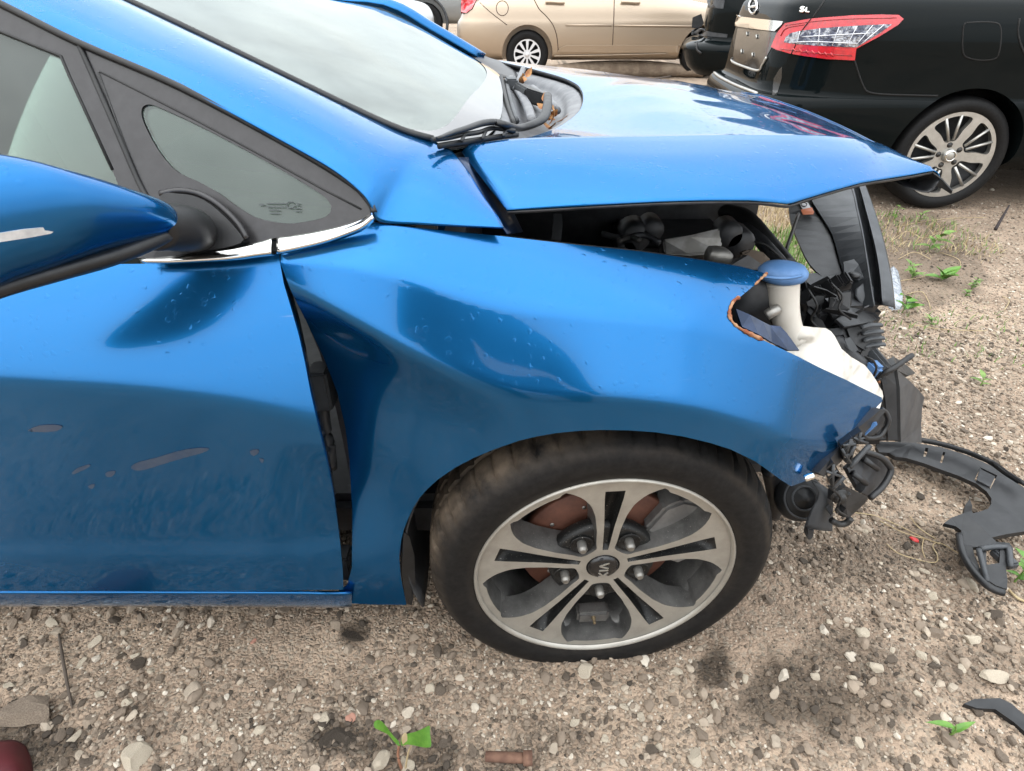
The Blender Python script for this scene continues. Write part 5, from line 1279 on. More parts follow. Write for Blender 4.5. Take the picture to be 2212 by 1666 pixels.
# ---------------------------------------------------------------- black crossover
SA = math.radians(-5.0); sp_ = atz(2053, 338, .318); Msuv = frame(sp_[0], sp_[1] - .03, SA)
suv = thing('black_sedan', 'glossy black sedan with red and clear tail lamp and silver alloy wheel', 'car', tuple(Msuv.translation))
lev = [(.22, .16, -.95, 3.3), (.30, .05, -1.09, 3.4), (.42, .012, -1.18, 3.44), (.52, .0, -1.21, 3.45), (.585, .0, -1.20, 3.45), (.615, .006, -1.16, 3.42), (.635, .012, -1.10, 3.4), (.76, .008, -1.085, 3.35), (.88, .0, -1.07, 3.2), (.97, .006, -1.06, 3.05), (1.03, .022, -1.05, 2.8), (1.08, .05, -1.03, 2.5), (1.115, .10, -.96, 2.3), (1.15, .20, -.70, 2.2), (1.35, .32, -.05, 1.8), (1.46, .42, .35, 1.5), (1.48, .55, .5, 1.3)]
sbody = ring_body('body', lev, 1.78, Msuv, MAT['black_paint'], suv, [(0, .33, .352), (2.7, .33, .352)], n=6.5)
sb = bvh_of(sbody)
wM = Msuv @ Matrix.Translation((0, .03, .318))
sw = road_wheel(suv, wM, .318, .240, .235, MAT['alloy_wheel'], 5, ang0=68, bore=.36, win_w=(.55, .80))
for k in range(5):
    a = math.radians(68 + 36 + 72 * k); c_, s_ = math.cos(a), math.sin(a)
    for d in (-.09, .09):
        p0 = Vector((.36 * c_ - d * .55 * s_, .0, .36 * s_ + d * .55 * c_)) * .238; p1 = Vector((.92 * c_ - d * 1.9 * s_, .0, .92 * s_ + d * 1.9 * c_)) * .238
        tube('thin_spoke', [wM @ (p0 + Vector((0, .022, 0))), wM @ (p1 + Vector((0, .018, 0)))], .0085, MAT['alloy_wheel'], sw, 8, 1)
    a = math.radians(68 + 36 + 72 * k); lathe('lug_nut', [(0, -.002), (.010, -.002), (.012, .004), (.016, .006), (.016, .016)], MAT['dark_metal'], sw, wM @ Matrix.Translation((.25 * .238 * math.cos(a), .020, .25 * .238 * math.sin(a))), 12)
lathe('cap_ring', [(.024, .0), (.028, -.003), (.032, .002)], MAT['chrome'], sw, wM, 28)
wM2 = Msuv @ Matrix.Translation((2.7, .03, .318)); road_wheel(suv, wM2, .318, .238, .235, MAT['alloy_wheel'], 5, ang0=90, bore=.36, win_w=(.35, .62))
red_out = [(1669,102),(1682,72),(1699,51),(1725,46),(1754,41),(1834,35),(1900,33),(1939,34),(1950,42),(1939,54),(1900,78),(1849,105),(1846,130),(1784,127),(1740,121),(1709,116),(1680,108)]
red = decal('tail_lamp', sb, red_out, MAT['red_lens'], suv, .012, .02, 14, 7)
clr = [(1697,92),(1702,80),(1712,72),(1734,67),(1780,61),(1834,57),(1890,54),(1926,53),(1900,71),(1874,87),(1849,102),(1800,100),(1759,98),(1720,95)]
decal('clear_lens', sb, clr, MAT['clear_lens'], red, .0145, .004, 10, 7)
lam_line = M('lens_rib', (.72, .73, .78), .2, .6)
for pts in ([(1731,68),(1724,96)], [(1772,62),(1768,98)], [(1812,59),(1798,99)], [(1850,57),(1828,101)], [(1884,55),(1846,100)], [(1908,54),(1858,96)], [(1735,80),(1800,76),(1880,72)], [(1712,92),(1760,90),(1850,94)]):
    seam('lens_rib', sb, pts, .0025, lam_line, red, 4, .016)
for q_ in ([(1700,56),(1760,47),(1830,42),(1935,40)], [(1690,78),(1702,62),(1740,54)], [(1690,106),(1760,114),(1840,120)]):
    seam('lens_rib', sb, q_, .0028, M('dark_red_rib', (.28, .008, .012), .2, 0, .5), red, 4, .0125)
for k in range(7):
    seam('lens_rib', sb, [(1716 + k * 13, 104 + k * 1.6), (1722 + k * 13, 112 + k * 1.6)], .004, MAT['red_lens'], red, 2, .014)
seam('lamp_joint', sb, [(1754,41),(1735,67),(1722,95),(1712,117)], .003, MAT['seam'], red, 4, .0135)
seam('tailgate_joint', sb, [(1788,-10),(1770,18),(1755,40)], .006, MAT['seam'], suv, 4, .0)
seam('bumper_joint', sb, [(1846,131),(1855,160),(1866,188),(1876,199),(1909,204),(1970,206),(2026,207)], .005, MAT['seam'], suv, 5, .0)
fd = [(2086,50),(2120,48),(2150,50),(2160,58),(2162,80),(2157,115),(2148,127),(2120,130),(2095,126),(2082,118),(2079,95),(2081,60)]
seam('fuel_flap_joint', sb, fd + [fd[0]], .005, MAT['seam'], suv, 4, .0)
decal('fuel_flap', sb, [tuple(p) for p in smooth_loop([np.array(p) * .96 + np.array((2120, 89)) * .04 for p in fd], 3)], MAT['black_paint'], suv, .004, .003, 16, 8)
seam('door_joint', sb, [(2202,40),(2199,70),(2206,100),(2225,140)], .005, MAT['seam'], suv, 4, .0)
# tailgate furniture
decal('chrome_strip', sb, [(1592,35),(1640,41),(1695,47),(1692,54),(1677,68),(1630,63),(1591,57)], MAT['chrome'], suv, .012, .012, 14, 7)
plt_m = M('plate_recess', (.022, .021, .019), .15, 0, .3)
decal('plate_recess', sb, [(1594,61),(1640,66),(1680,71),(1672,95),(1657,122),(1641,151),(1610,143),(1583,132),(1588,95)], plt_m, suv, .003, .003, 14, 8)
seam('plate_frame', sb, [(1583,125),(1584,134),(1610,145),(1640,153),(1648,142),(1658,124)], .008, MAT['alloy_wheel'], suv, 4, .006)
for (a, b_) in [(1616,73),(1637,79),(1604,111),(1628,118)]:
    seam('plate_bolt', sb, [(a, b_ - 3), (a, b_ + 4)], .006, MAT['alloy_wheel'], suv, 2, .008)
decal('far_tail_lamp', sb, [(1593,22),(1588,50),(1581,82),(1572,78),(1576,55),(1582,34)], MAT['red_lens'], suv, .012, .012, 10, 6)
lg = [(1629 + 8.5 * math.cos(t), 15 + 15 * math.sin(t)) for t in np.linspace(0, 2 * np.pi, 19)]
seam('round_badge', sb, lg, .008, MAT['chrome'], suv, 1, .008); seam('round_badge', sb, [(1620,17),(1638,14)], .008, MAT['chrome'], suv, 2, .010)
# the letters S L
for pts in ([(1739,17.5),(1734,16.5),(1730.5,18.5),(1733,21),(1738,22.5),(1738,25.5),(1733,26.5),(1729,24.5)], [(1743.5,17.5),(1741.5,26.5),(1749,27.5)]):
    seam('trim_letter', sb, pts, .0055, MAT['chrome'], suv, 3 if len(pts) > 3 else 1, .006)
seam('bumper_edge', sb, [(1543,158),(1556,168),(1590,185),(1636,203)], .010, MAT['alloy_wheel'], suv, 4, .002)
decal('rear_reflector', sb, [(1668,206),(1672,170),(1684,150),(1690,144),(1689,170),(1680,200),(1672,208)], plt_m, suv, .003, .003, 8, 6)
# ---------------------------------------------------------------- tan sedan
tp = atz(1139, 118, .325); Mt = frame(tp[0], tp[1] - .06, math.radians(.6))
tan = thing('tan_sedan', 'champagne tan sedan seen from the side with black and silver wheel', 'car', tuple(Mt.translation))
lev = [(.24, .20, -.86, 3.5), (.30, .06, -.98, 3.55), (.40, .02, -1.06, 3.6), (.55, .0, -1.09, 3.62), (.72, .0, -1.08, 3.55), (.80, .012, -1.03, 3.45), (.90, .03, -.98, 3.2), (.97, .055, -.92, 2.8), (1.05, .10, -.75, 2.4), (1.25, .20, -.35, 2.0), (1.42, .30, .1, 1.6), (1.47, .40, .3, 1.4)]
tbody = ring_body('body', lev, 1.82, Mt, MAT['tan_paint'], tan, [(0, .335, .385), (2.7, .335, .385)], n=6)
tb = bvh_of(tbody)
for x in (0, 2.7):
    tw = road_wheel(tan, Mt @ Matrix.Translation((x, .06, .325)), .325, .205, .21, MAT['hub_white'], 10, ang0=90, bore=.33, win_w=(.45, .62), back=MAT['dark_wheel'], hubmat=MAT['hub_white'])
decal('tail_lamp', tb, [(997,-8),(996,26),(1008,29),(1020,20),(1030,0),(1032,-10)], MAT['red_lens'], tan, .012, .02, 8, 5)
fl = [(1085 + 13 * math.cos(t), 18 + 16 * math.sin(t)) for t in np.linspace(0, 2 * np.pi, 25)]
seam('fuel_flap_joint', tb, fl, .006, MAT['tan_seam'], tan, 1, .0)
seam('bumper_joint', tb, [(1030,0),(1060,27),(1095,54)], .006, MAT['tan_seam'], tan, 4, .0)
seam('rear_door_joint', tb, [(1154,0),(1165,20),(1180,35),(1195,55),(1203,80),(1206,110)], .007, MAT['tan_seam'], tan, 4, .0)
seam('door_joint', tb, [(1327,-4),(1326,40),(1324,80),(1322,112)], .007, MAT['tan_seam'], tan, 4, .0)
seam('side_moulding', tb, [(1222,54.5),(1322,55)], .012, MAT['tan_paint'], tan, 2, .006); seam('side_moulding', tb, [(1329,55.2),(1500,57)], .012, MAT['tan_paint'], tan, 2, .006)
decal('sill_cover', tb, [(1203,111),(1212,102),(1225,98),(1320,97.5),(1500,98),(1500,112),(1320,113)], MAT['tan_paint'], tan, .022, .03, 14, 7)
seam('sill_edge', tb, [(1197,120),(1320,118),(1500,114)], .010, MAT['tan_paint'], tan, 3, .012)
for cx in (1198, 1361):
    decal('handle_cup', tb, [tuple(p) for p in smooth_loop([np.array(q) for q in [(cx - 10, 2), (cx, -1), (cx + 10, 3), (cx + 8, 14), (cx, 18), (cx - 8, 14)]], 3)], MAT['tan_seam'] if False else MAT['tan_paint'], tan, .002, .002, 8, 5)
    seam('door_handle', tb, [(cx - 20, 7), (cx - 10, 7), (cx + 10, 8), (cx + 21, 8)], [.016] * 2 if False else .018, MAT['tan_paint'], tan, 3, .03)
arch = [(1140 + 57 * math.cos(t), 107 + 63 * math.sin(t)) for t in np.linspace(math.pi * 1.02, math.pi * 2.0, 24)]
wd = M('dark_glass_upper', (.02, .022, .022), .08, 0, .4)
# ---------------------------------------------------------------- dark wreck between them
Md = frame(1.72, 6.7, math.radians(-14)); wreck = thing('wrecked_dark_suv', 'dark car with stripped rear bumper behind the black sedan', 'car', tuple(Md.translation))
lev = [(.34, .12, .12, 4.2), (.42, .04, .02, 4.25), (.55, .0, -.04, 4.3), (.62, .0, -.05, 4.3), (.66, .03, .02, 4.3), (.70, .06, .16, 4.2), (.85, .05, .16, 4.0), (1.0, .05, .17, 3.8), (1.15, .10, .2, 3.2), (1.5, .25, .35, 2.4), (1.65, .4, .6, 2.0)]
dbody = ring_body('body', lev, 1.85, Md, MAT['black_paint'], wreck, [(.95, .36, .42)], n=6)
db = bvh_of(dbody)
road_wheel(wreck, Md @ Matrix.Translation((.95, .04, .36)), .36, .22, .22, MAT['dark_wheel'], 5, bore=.35, win_w=(.4, .6))
decal('bumper_step', db, [(1493,68),(1510,62),(1540,70),(1572,74),(1571,82),(1540,80),(1510,78),(1493,76)], MAT['grey_plastic'], wreck, .012, .015, 10, 6)
decal('plate_light_panel', db, [(1527,0),(1566,0),(1563,19),(1530,17)], MAT['grey_plastic'], wreck, .006, .006, 10, 6)
decal('torn_bumper_skin', db, [(1496,38),(1515,30),(1522,55),(1505,62),(1494,60)], MAT['black_plastic'], wreck, .03, .01, 8, 5)
seam('tow_eye', db, [(1505,95),(1507,108),(1516,115)], .012, MAT['rubber'], wreck, 3, .01)
# ---------------------------------------------------------------- silver off-roader and white car far left
vp = atz(921, 92, .0); Mv = frame(vp[0], vp[1], math.radians(2))
silv = thing('silver_suv', 'silver off-roader with black wheels parked behind the tan sedan', 'car', tuple(Mv.translation))
lev = [(.42, .14, -1.0, 3.7), (.52, .03, -1.1, 3.8), (.70, .0, -1.12, 3.8), (.95, .0, -1.1, 3.75), (1.15, .02, -1.08, 3.6), (1.3, .08, -1.02, 2.6), (1.7, .2, -.9, 1.9), (1.8, .3, -.8, 1.7)]
vbody = ring_body('body', lev, 1.9, Mv, MAT['silver_paint'], silv, [(0, .45, .56), (2.75, .45, .56)], n=7)
for x in (0, 2.75):
    vw = road_wheel(silv, Mv @ Matrix.Translation((x, .03, .45)), .45, .30, .27, MAT['dark_wheel'], 6, ang0=90, bore=.36, win_w=(.5, .72), back=MAT['engine'])
    for k in range(5):
        a = math.radians(90 + 72 * k); Mk = Mv @ Matrix.Translation((x + .055 * math.cos(a), .03 + .008, .45 + .055 * math.sin(a)))
        lathe('lug_nut', [(0, 0), (.010, 0), (.012, .01), (.012, .02)], MAT['hub_white'], vw, Mk, 8)
lathe('arch_flare', [(.545, .0), (.56, -.03), (.60, -.03), (.62, .02), (.60, .05)], MAT['grey_plastic'], silv, Mv @ Matrix.Translation((0, .0, .46)), 48)
wp = aty(880, 20, 11.0); Mw = frame(wp[0], wp[1], math.radians(-12))
white = thing('white_car', 'white car at the far left with dark bow shaped emblem', 'car', tuple(Mw.translation))
lev = [(.25, .14, -4.2, -.22), (.38, .03, -4.3, -.06), (.55, .0, -4.3, -.01), (.75, .0, -4.3, 0), (.92, .03, -4.2, -.10), (1.0, .08, -3.9, -.35), (1.08, .16, -3.6, -.9), (1.3, .25, -3.2, -1.7), (1.45, .35, -2.9, -2.1)]
wbody = ring_body('body', lev, 1.8, Mw, MAT['white_paint'], white, [(-.85, .33, .38), (-3.5, .33, .38)], n=5)
wb_ = bvh_of(wbody)
for x in (-.85, -3.5): road_wheel(white, Mw @ Matrix.Translation((x, .04, .325)), .325, .2, .2, MAT['alloy_wheel'], 7, bore=.33, win_w=(.4, .6))
decal('bow_emblem', wb_, [(839,8),(846,9),(848,6),(854,8),(855,11),(861,13),(859,18),(853,16),(851,19),(846,17),(846,14),(840,12)], MAT['dark_metal'], white, .01, .01, 5, 4)
decal('headlamp', wb_, [(862,34),(868,26),(875,14),(879,20),(878,42),(868,48)], MAT['clear_lens'], white, .012, .02, 8, 5)
# ================================================================== debris, stones and plants
def on_ground(px, py, dz=0.0):
    p = atz(px, py, 0.0)
    for _ in range(4): p = atz(px, py, float(gz(p[0], p[1])) + dz)
    return p
def G3(lst): return np.array([on_ground(a, b, h) for a, b, h in lst])
# ---- broken bumper bracket lying in front of the car
def ZB(l): return Z3([(a, b_, h * .9 + .012) for a, b_, h in l])
up_ = lambda l: [(1659 + a / 4, 902 + b / 4, h) for a, b, h in l]
A1 = up_([(930,245,.035),(962,207,.04),(1250,215,.045),(1500,258,.05),(1700,320,.055),(1850,380,.06),(1960,432,.06),(2080,520,.06),(2212,604,.06),(2330,690,.06),(2330,980,.05),(2212,985,.05),(2050,1010,.05),(1880,1050,.05),(1790,1000,.05),(1700,860,.05),(1750,832,.05),(1830,812,.05),(1900,790,.05),(1930,745,.05),(1930,700,.05),(1890,640,.05),(1800,572,.05),(1650,505,.045),(1500,452,.045),(1350,396,.04),(1200,352,.04),(1150,346,.035),(1100,340,.035),(1040,305,.03),(960,300,.03)])
holesA = [up_([(1362,256,.047),(1388,262,.047),(1368,332,.047),(1345,330,.047)]), up_([(1516,292,.05),(1534,298,.05),(1508,386,.05),(1490,378,.05)]),
          up_([(1842,418,.06),(1985,492,.06),(1930,600,.06),(1790,520,.06)])]
brk = plate('bumper_bracket', ZB(A1), MAT['black_plastic'], None, .012, holes=[ZB(h) for h in holesA])
tag(brk, 'broken black plastic bumper bracket lying on the gravel ahead of the wheel', 'car part')
R1 = ZB(up_([(930,245,.04),(962,203,.055),(1250,209,.062),(1500,252,.07),(1700,314,.075),(1850,373,.08),(1960,424,.08),(2080,512,.08),(2212,596,.08)]))
patch('bracket_flange', [R1, R1 + [0, .008, .012], R1 + [0, .016, -.004]], MAT['black_plastic'], brk, 2, 3, .004)
R2 = ZB(up_([(1840,425,.062),(1850,440,.062),(1970,500,.062),(1925,590,.062),(1810,530,.062)]))
plate('bracket_clip', R2 + [0, 0, -.004], MAT['engine'], brk, .006)
arm_ = up_([(1500,950,.055),(1560,905,.055),(1672,862,.06),(1680,800,.075),(1722,738,.085),(1745,800,.07),(1740,840,.06),(1790,950,.06),(1900,1060,.055),(1950,1110,.05),(2060,1120,.05),(2092,1160,.05),(2100,1300,.045),(2030,1330,.045),(2045,1440,.04),(2040,1520,.04),(1950,1490,.035),(1870,1440,.035),(1790,1360,.035),(1710,1250,.035),(1660,1130,.04),(1648,1010,.045),(1600,975,.05)])
hb_ = [up_([(1856,1180,.045),(1975,1152,.045),(1978,1290,.045),(1874,1300,.045)]), up_([(1745,1160,.045),(1800,1160,.045),(1850,1350,.04),(1810,1330,.04),(1760,1240,.04)])]
a2 = plate('bracket_arm', ZB(arm_) + [0, 0, .014], MAT['black_plastic'], brk, .012, holes=[ZB(h) + [0, 0, .014] for h in hb_])
tube('bracket_rib', ZB(up_([(1652,1012,.07),(1668,1130,.065),(1720,1250,.06),(1800,1360,.055),(1880,1440,.055),(1960,1490,.055),(2040,1515,.055)])), .008, MAT['black_plastic'], brk, 8, 4)
tube('bracket_rib', ZB(up_([(1820,1140,.07),(1850,1250,.065),(1895,1420,.06)])), .006, MAT['grey_plastic'], brk, 8, 3)
tube('bracket_rib', ZB(up_([(1830,1135,.068),(1950,1118,.07),(2060,1122,.07),(2085,1165,.07),(2095,1290,.065)])), .006, MAT['grey_plastic'], brk, 8, 3)
for (a, b_) in [(1700, 945), (1795, 1040)]:
    lathe('bracket_button', [(0, -.006), (.009, -.006), (.011, -.002), (.011, .004)], MAT['grey_plastic'], brk, Matrix.Translation(Vector(on_ground(1659 + a / 4, 902 + b_ / 4, .072))) @ Matrix.Rotation(math.pi / 2, 4, 'X') @ Matrix.Rotation(math.pi, 4, 'Z'), 16)
box('bracket_block', on_ground(1659 + 2040 / 4, 902 + 1220 / 4, .07), (.03, .05, .02), MAT['grey_plastic'], brk, (0, 0, .2), .004)
# ---- other black pieces
fr = plate('plastic_fragment', G3([(2082,1520,.012),(2105,1510,.014),(2160,1508,.014),(2185,1520,.014),(2230,1560,.012),(2230,1595,.010),(2190,1560,.010),(2150,1532,.012),(2110,1530,.012)]), MAT['black_plastic'], None, .010)
tag(fr, 'curved black plastic fragment half buried at the lower right corner', 'plastic fragment')
fr = plate('plastic_fragment', G3([(1945,600,.03),(1950,640,.03),(1948,668,.0),(1928,672,.0),(1922,640,.04),(1930,575,.08),(1940,585,.07)]), M('crumpled_film', (.22, .24, .27), .25, .3, .3, (.4, .42, .45), 40, bscale=50, bstr=.8, bdist=.01), None, .012)
tag(fr, 'crumpled grey lamp fragment on the soil beside the radiator cover', 'lamp fragment')
fr = plate('plastic_fragment', G3([(1958,650,.02),(1975,645,.02),(1978,660,.015),(1960,664,.01)]), MAT['black_plastic'], None, .01)
tag(fr, 'small black plastic chip beside the crumpled grey lamp fragment', 'plastic fragment')
fr = patch('red_fragment', [G3([(-60,1598,.02),(0,1604,.025),(30,1604,.022),(52,1616,.012)]), G3([(-60,1630,.045),(0,1632,.048),(35,1636,.042),(62,1642,.015)]), G3([(-60,1670,.055),(0,1668,.055),(40,1668,.046),(66,1668,.015)]), G3([(-60,1710,.05),(0,1712,.05),(40,1710,.04),(66,1705,.012)])], MAT['red'], None, 5, 5, .004)
tag(fr, 'dark red plastic piece at the lower left corner', 'red plastic')
fr = tube('rusty_pipe', G3([(1048,1634,.008),(1090,1636,.008),(1138,1638,.009)]), [.0085, .009, .009], MAT['rustpipe'], None, 12, 3)
tag(fr, 'short rusty iron pipe lying at the bottom edge', 'pipe')
lathe('pipe_collar', [(.009, -.008), (.0125, -.008), (.0125, .008), (.009, .008)], MAT['rustpipe'], fr, Matrix.Translation(Vector(on_ground(1140, 1638, .009))) @ Matrix.Rotation(math.pi / 2, 4, 'Z'), 16)
fr = tube('red_chip', G3([(1966,1160,.006),(1976,1166,.006),(1985,1170,.006)]), [.004, .008, .004], M('red_plastic', (.45, .02, .02), .4), None, 8, 3, .4)
tag(fr, 'tiny bright red plastic chip on the dirt right of the tyre', 'plastic chip')
for (a, b_, lab) in [(1660, 1380, 'teal'), (478, 1402, 'teal')]:
    pass
# ---- individual stones
shapes_hi, F_hi = stone_shapes(3, 10, .015)
for S in shapes_hi:
    S *= 1 + .10 * np.sin(S[:, :1] * 5 + S[:, 1:2] * 3) * np.sin(S[:, 2:] * 6)
st_mesh = {}
def stone(px, py, wpx, mat, name='stone', flat=.6, asp=1.0, rot=None, sink=.2):
    p = on_ground(px, py); dist = np.linalg.norm(p - CAM); r = wpx / 2 / (FPX / (dist * .93))
    k = int(RNG.integers(0, 10)); key = (k, mat.name)
    if key not in st_mesh:
        S = shapes_hi[k]; S = S / np.abs(S[:, 0]).max()
        me = mesh_of('stone', S, F_hi); me.set_sharp_from_angle(angle=.30); me.materials.append(mat); st_mesh[key] = me
    o = bpy.data.objects.new(name, st_mesh[key]); COL.objects.link(o)
    o.scale = (r * asp, r, r * flat / .6); o.location = (p[0], p[1], p[2] + r * sink)
    o.rotation_euler = (RNG.normal(0, .2), RNG.normal(0, .2), RNG.uniform(0, 6.28) if rot is None else rot)
    return o
tag(stone(75, 1545, 105, MAT['rock'], 'rock', .45, 1.0, .3), 'large flat brown rock half buried at the lower left', 'rock')
tag(stone(700, 1560, 36, MAT['pale_stone']), 'white angular stone just left of the dark soil clod', 'stone')
tag(stone(757, 1554, 22, MAT['pink_stone']), 'pink pebble beside the dark soil clod at the bottom', 'pebble')
tag(stone(548, 1387, 14, MAT['pink_stone']), 'small pink pebble on the sandy dirt below the door', 'pebble')
tag(stone(1264, 1450, 38, MAT['pale_stone']), 'pale stone wedged against the foot of the tyre', 'stone')
tag(stone(612, 1318, 28, MAT['stone'], flat=.3), 'round flat brown stone right under the sill', 'stone')
tag(stone(418, 1490, 34, MAT['stone']), 'rounded tan stone alone on the fine gravel below the door', 'stone')
tag(stone(823, 1650, 46, MAT['pale_stone']), 'white stone left of the leafy sprout stem', 'stone')
tag(stone(878, 1650, 40, MAT['pale_stone']), 'white stone right of the leafy sprout stem', 'stone')
tag(stone(300, 1640, 46, MAT['pale_stone'], asp=1.3), 'flat white stone at the bottom left of the sprout', 'stone')
tag(stone(735, 1597, 70, MAT['clod'], 'soil_clod', .22, 1.2, .2, .02), 'dark damp soil clod left of the sprout', 'soil clod')
tag(stone(765, 1375, 44, MAT['clod'], 'soil_clod', .25, 1.2, .1, .05), 'dark damp clod on the sand below the door gap', 'soil clod')
tag(stone(2145, 1465, 44, MAT['pale_stone'], asp=1.2), 'pale stone lying above the black plastic fragment', 'stone')
tag(stone(2095, 1385, 40, MAT['pale_stone']), 'white chunk under the far end of the black bracket', 'stone')
pale_px = [(2012,1290,26,''),(1990,1240,30),(1950,1252,20),(1905,1218,18),(2090,1262,34),(1460,1453,30),(1352,1530,30),(1380,1550,30),(2110,1540,36),(1545,1535,40),(1500,1640,48),(1660,1300,22),(1720,1405,24),(1760,1460,26),(1790,1345,22),(1860,1375,28),(1930,1400,24),(1990,1420,30),(2040,1350,26),(2075,1445,28),(1890,1440,32),(1840,1470,22),(1980,1500,24),(2050,1600,34),(2160,1640,30),(1610,1470,24),(1240,1560,26),(1130,1520,24),(990,1530,22),(1010,1480,26),(930,1490,24),(880,1440,20),(640,1500,20),(560,1580,28),(470,1600,26),(520,1640,34),(390,1600,24),(205,1390,30),(245,1345,24),(150,1330,28),(110,1350,34),(60,1330,32),(180,1425,26),(290,1420,22),(330,1450,20),(220,1500,24),(270,1520,28),(20,1480,30),(160,1600,30),(140,1650,34),(1420,1620,30),(1300,1600,26),(1730,1620,28),(1850,1600,34),(1920,1560,28),(1580,1600,24),(1490,1560,22),(2190,1480,26),(2140,1330,20),(1870,1150,16),(1712,1255,18),(1695,1225,22),(1735,1235,14)]
for q in pale_px:
    o = stone(q[0] + RNG.normal(0, 3), q[1] + RNG.normal(0, 3), q[2] * RNG.uniform(.65, 1.0), MAT['pale_stone'] if RNG.random() < .6 else MAT['stone'])
    zone = 'below the door' if q[0] < 800 and q[1] < 1500 else ('at the bottom left' if q[0] < 700 else ('below the tyre' if q[0] < 1500 else ('right of the tyre' if q[1] < 1500 else 'at the bottom right')))
    tag(o, 'loose pale pebble among darker gravel ' + zone, 'pebble', 'pale pebbles ' + zone)
for i in range(130):
    a, b_ = RNG.uniform(0, 2212), RNG.uniform(1320, 1666)
    if 900 < a < 1720 and b_ < 1460: continue
    if sandy(*[np.array(v) for v in on_ground(a, b_)[:2]]) > .45: continue
    o = stone(a, b_, RNG.uniform(12, 26), MAT['stone'], asp=RNG.uniform(.9, 1.35))
    zone = 'below the door' if a < 800 and b_ < 1500 else ('at the bottom left' if a < 700 else ('below the tyre' if a < 1500 else ('right of the tyre' if b_ < 1500 else 'at the bottom right')))
    tag(o, 'loose grey brown pebble among finer gravel ' + zone, 'pebble', 'grey brown pebbles ' + zone)
# ---- twigs, straw, roots
def twig(pts, r, mat, label, name='twig', cat='twig', group=None):
    o = tube(name, G3(pts), r, mat, None, 6, 5); tag(o, label, cat, group); return o
twig([(127,1370,.006),(135,1420,.012),(143,1465,.010),(152,1510,.006),(156,1530,.004)], [.0022, .003, .003, .0025, .001], MAT['twig'], 'thin dark twig lying upright on the gravel at the left')
twig([(2180,444,.10),(2165,470,.06),(2150,496,.01)], [.004, .007, .009], M('dark_stick', (.03, .022, .022), .8), 'dark stick poking up from the gravel near the black sedan', 'stick', 'stick')
roots = [[(1800,1105),(1880,1112),(1940,1135),(1990,1160),(2030,1175)], [(1900,1125),(1950,1150),(2000,1165)], [(1915,1175),(1940,1195),(1985,1210),(2020,1215),(2025,1200),(2015,1180),(2030,1173),(2070,1195)], [(1995,1165),(1992,1185),(1998,1205)], [(1965,1115),(1985,1140),(2022,1165)]]
for k, r_ in enumerate(roots):
    twig([(a, b_, .006 + .004 * math.sin(i * 2)) for i, (a, b_) in enumerate(r_)], .0013, MAT['straw'], 'thin pale dry root trailing over the dirt under the black bracket', 'dry_root', 'root', 'dry roots ahead of the wheel')
twig([(2175,1270,.004),(2195,1290,.006),(2215,1300,.006)], .003, MAT['straw'], 'short pale root beside the tip of the black bracket', 'dry_root', 'root')
st = [[(1925,520),(1960,500),(1995,515),(2030,500)], [(1940,560),(1975,545),(2010,560)], [(1935,490),(1990,480),(2050,472),(2130,470)], [(2030,545),(2070,560),(2072,580),(2040,590)], [(1960,700),(2040,712),(2130,715)], [(1925,610),(1985,600),(2020,590)], [(2165,640),(2180,650),(2170,670)], [(1960,635),(1990,630),(2005,650),(2010,668)]]
for r_ in st:
    twig([(a, b_, .008) for a, b_ in r_], .0016, MAT['straw'], 'bent dry straw lying on the soil beyond the radiator cover', 'dry_straw', 'straw', 'dry straws beyond the car nose')
# ---- dry leaves blown onto the cowl
def leaf_mesh(name, L_, W_, curl, n=7):
    V = []; F = []
    for i in range(n + 1):
        t = i / n; w = W_ * math.sin(math.pi * min(1, t * .95 + .04)) ** .8 * (1.2 - .5 * t)
        for s_ in (-1, -.5, 0, .5, 1):
            V.append((t * L_, s_ * w, curl * L_ * (t - .5) ** 2 + .25 * abs(s_) * w))
    for i in range(n):
        for j in range(4): F.append((i * 5 + j, i * 5 + j + 1, (i + 1) * 5 + j + 1, (i + 1) * 5 + j))
    return mesh_of(name, V, F)
lm = leaf_mesh('dry_leaf', .030, .008, .6); lm.materials.append(MAT['leaf_brown'])
spots = [(1190,272,.66),(1196,262,.69),(1200,252,.72),(1188,255,.70),(1184,280,.63),(1204,268,.68),(1180,236,.76),(1178,225,.80),(1192,284,.62),(1186,264,.68),(1130,172,1.12),(1134,180,1.07),(1126,184,1.04),(1136,168,1.14)]
for k, (a, b_, y_) in enumerate(spots):
    o = bpy.data.objects.new('dry_leaf', lm); COL.objects.link(o); o.location = aty(a, b_, y_); o.rotation_euler = (RNG.normal(0, .7), RNG.normal(-.7, .5), RNG.uniform(0, 6.28))
    grp = 'front' if k < 10 else 'back'
    tag(o, 'dry brown leaf caught in the grey cowl below the hood edge' if k < 10 else 'dry brown leaf caught behind the far wiper', 'leaf', 'leaves in the cowl' if k < 10 else 'leaves behind the far wiper')
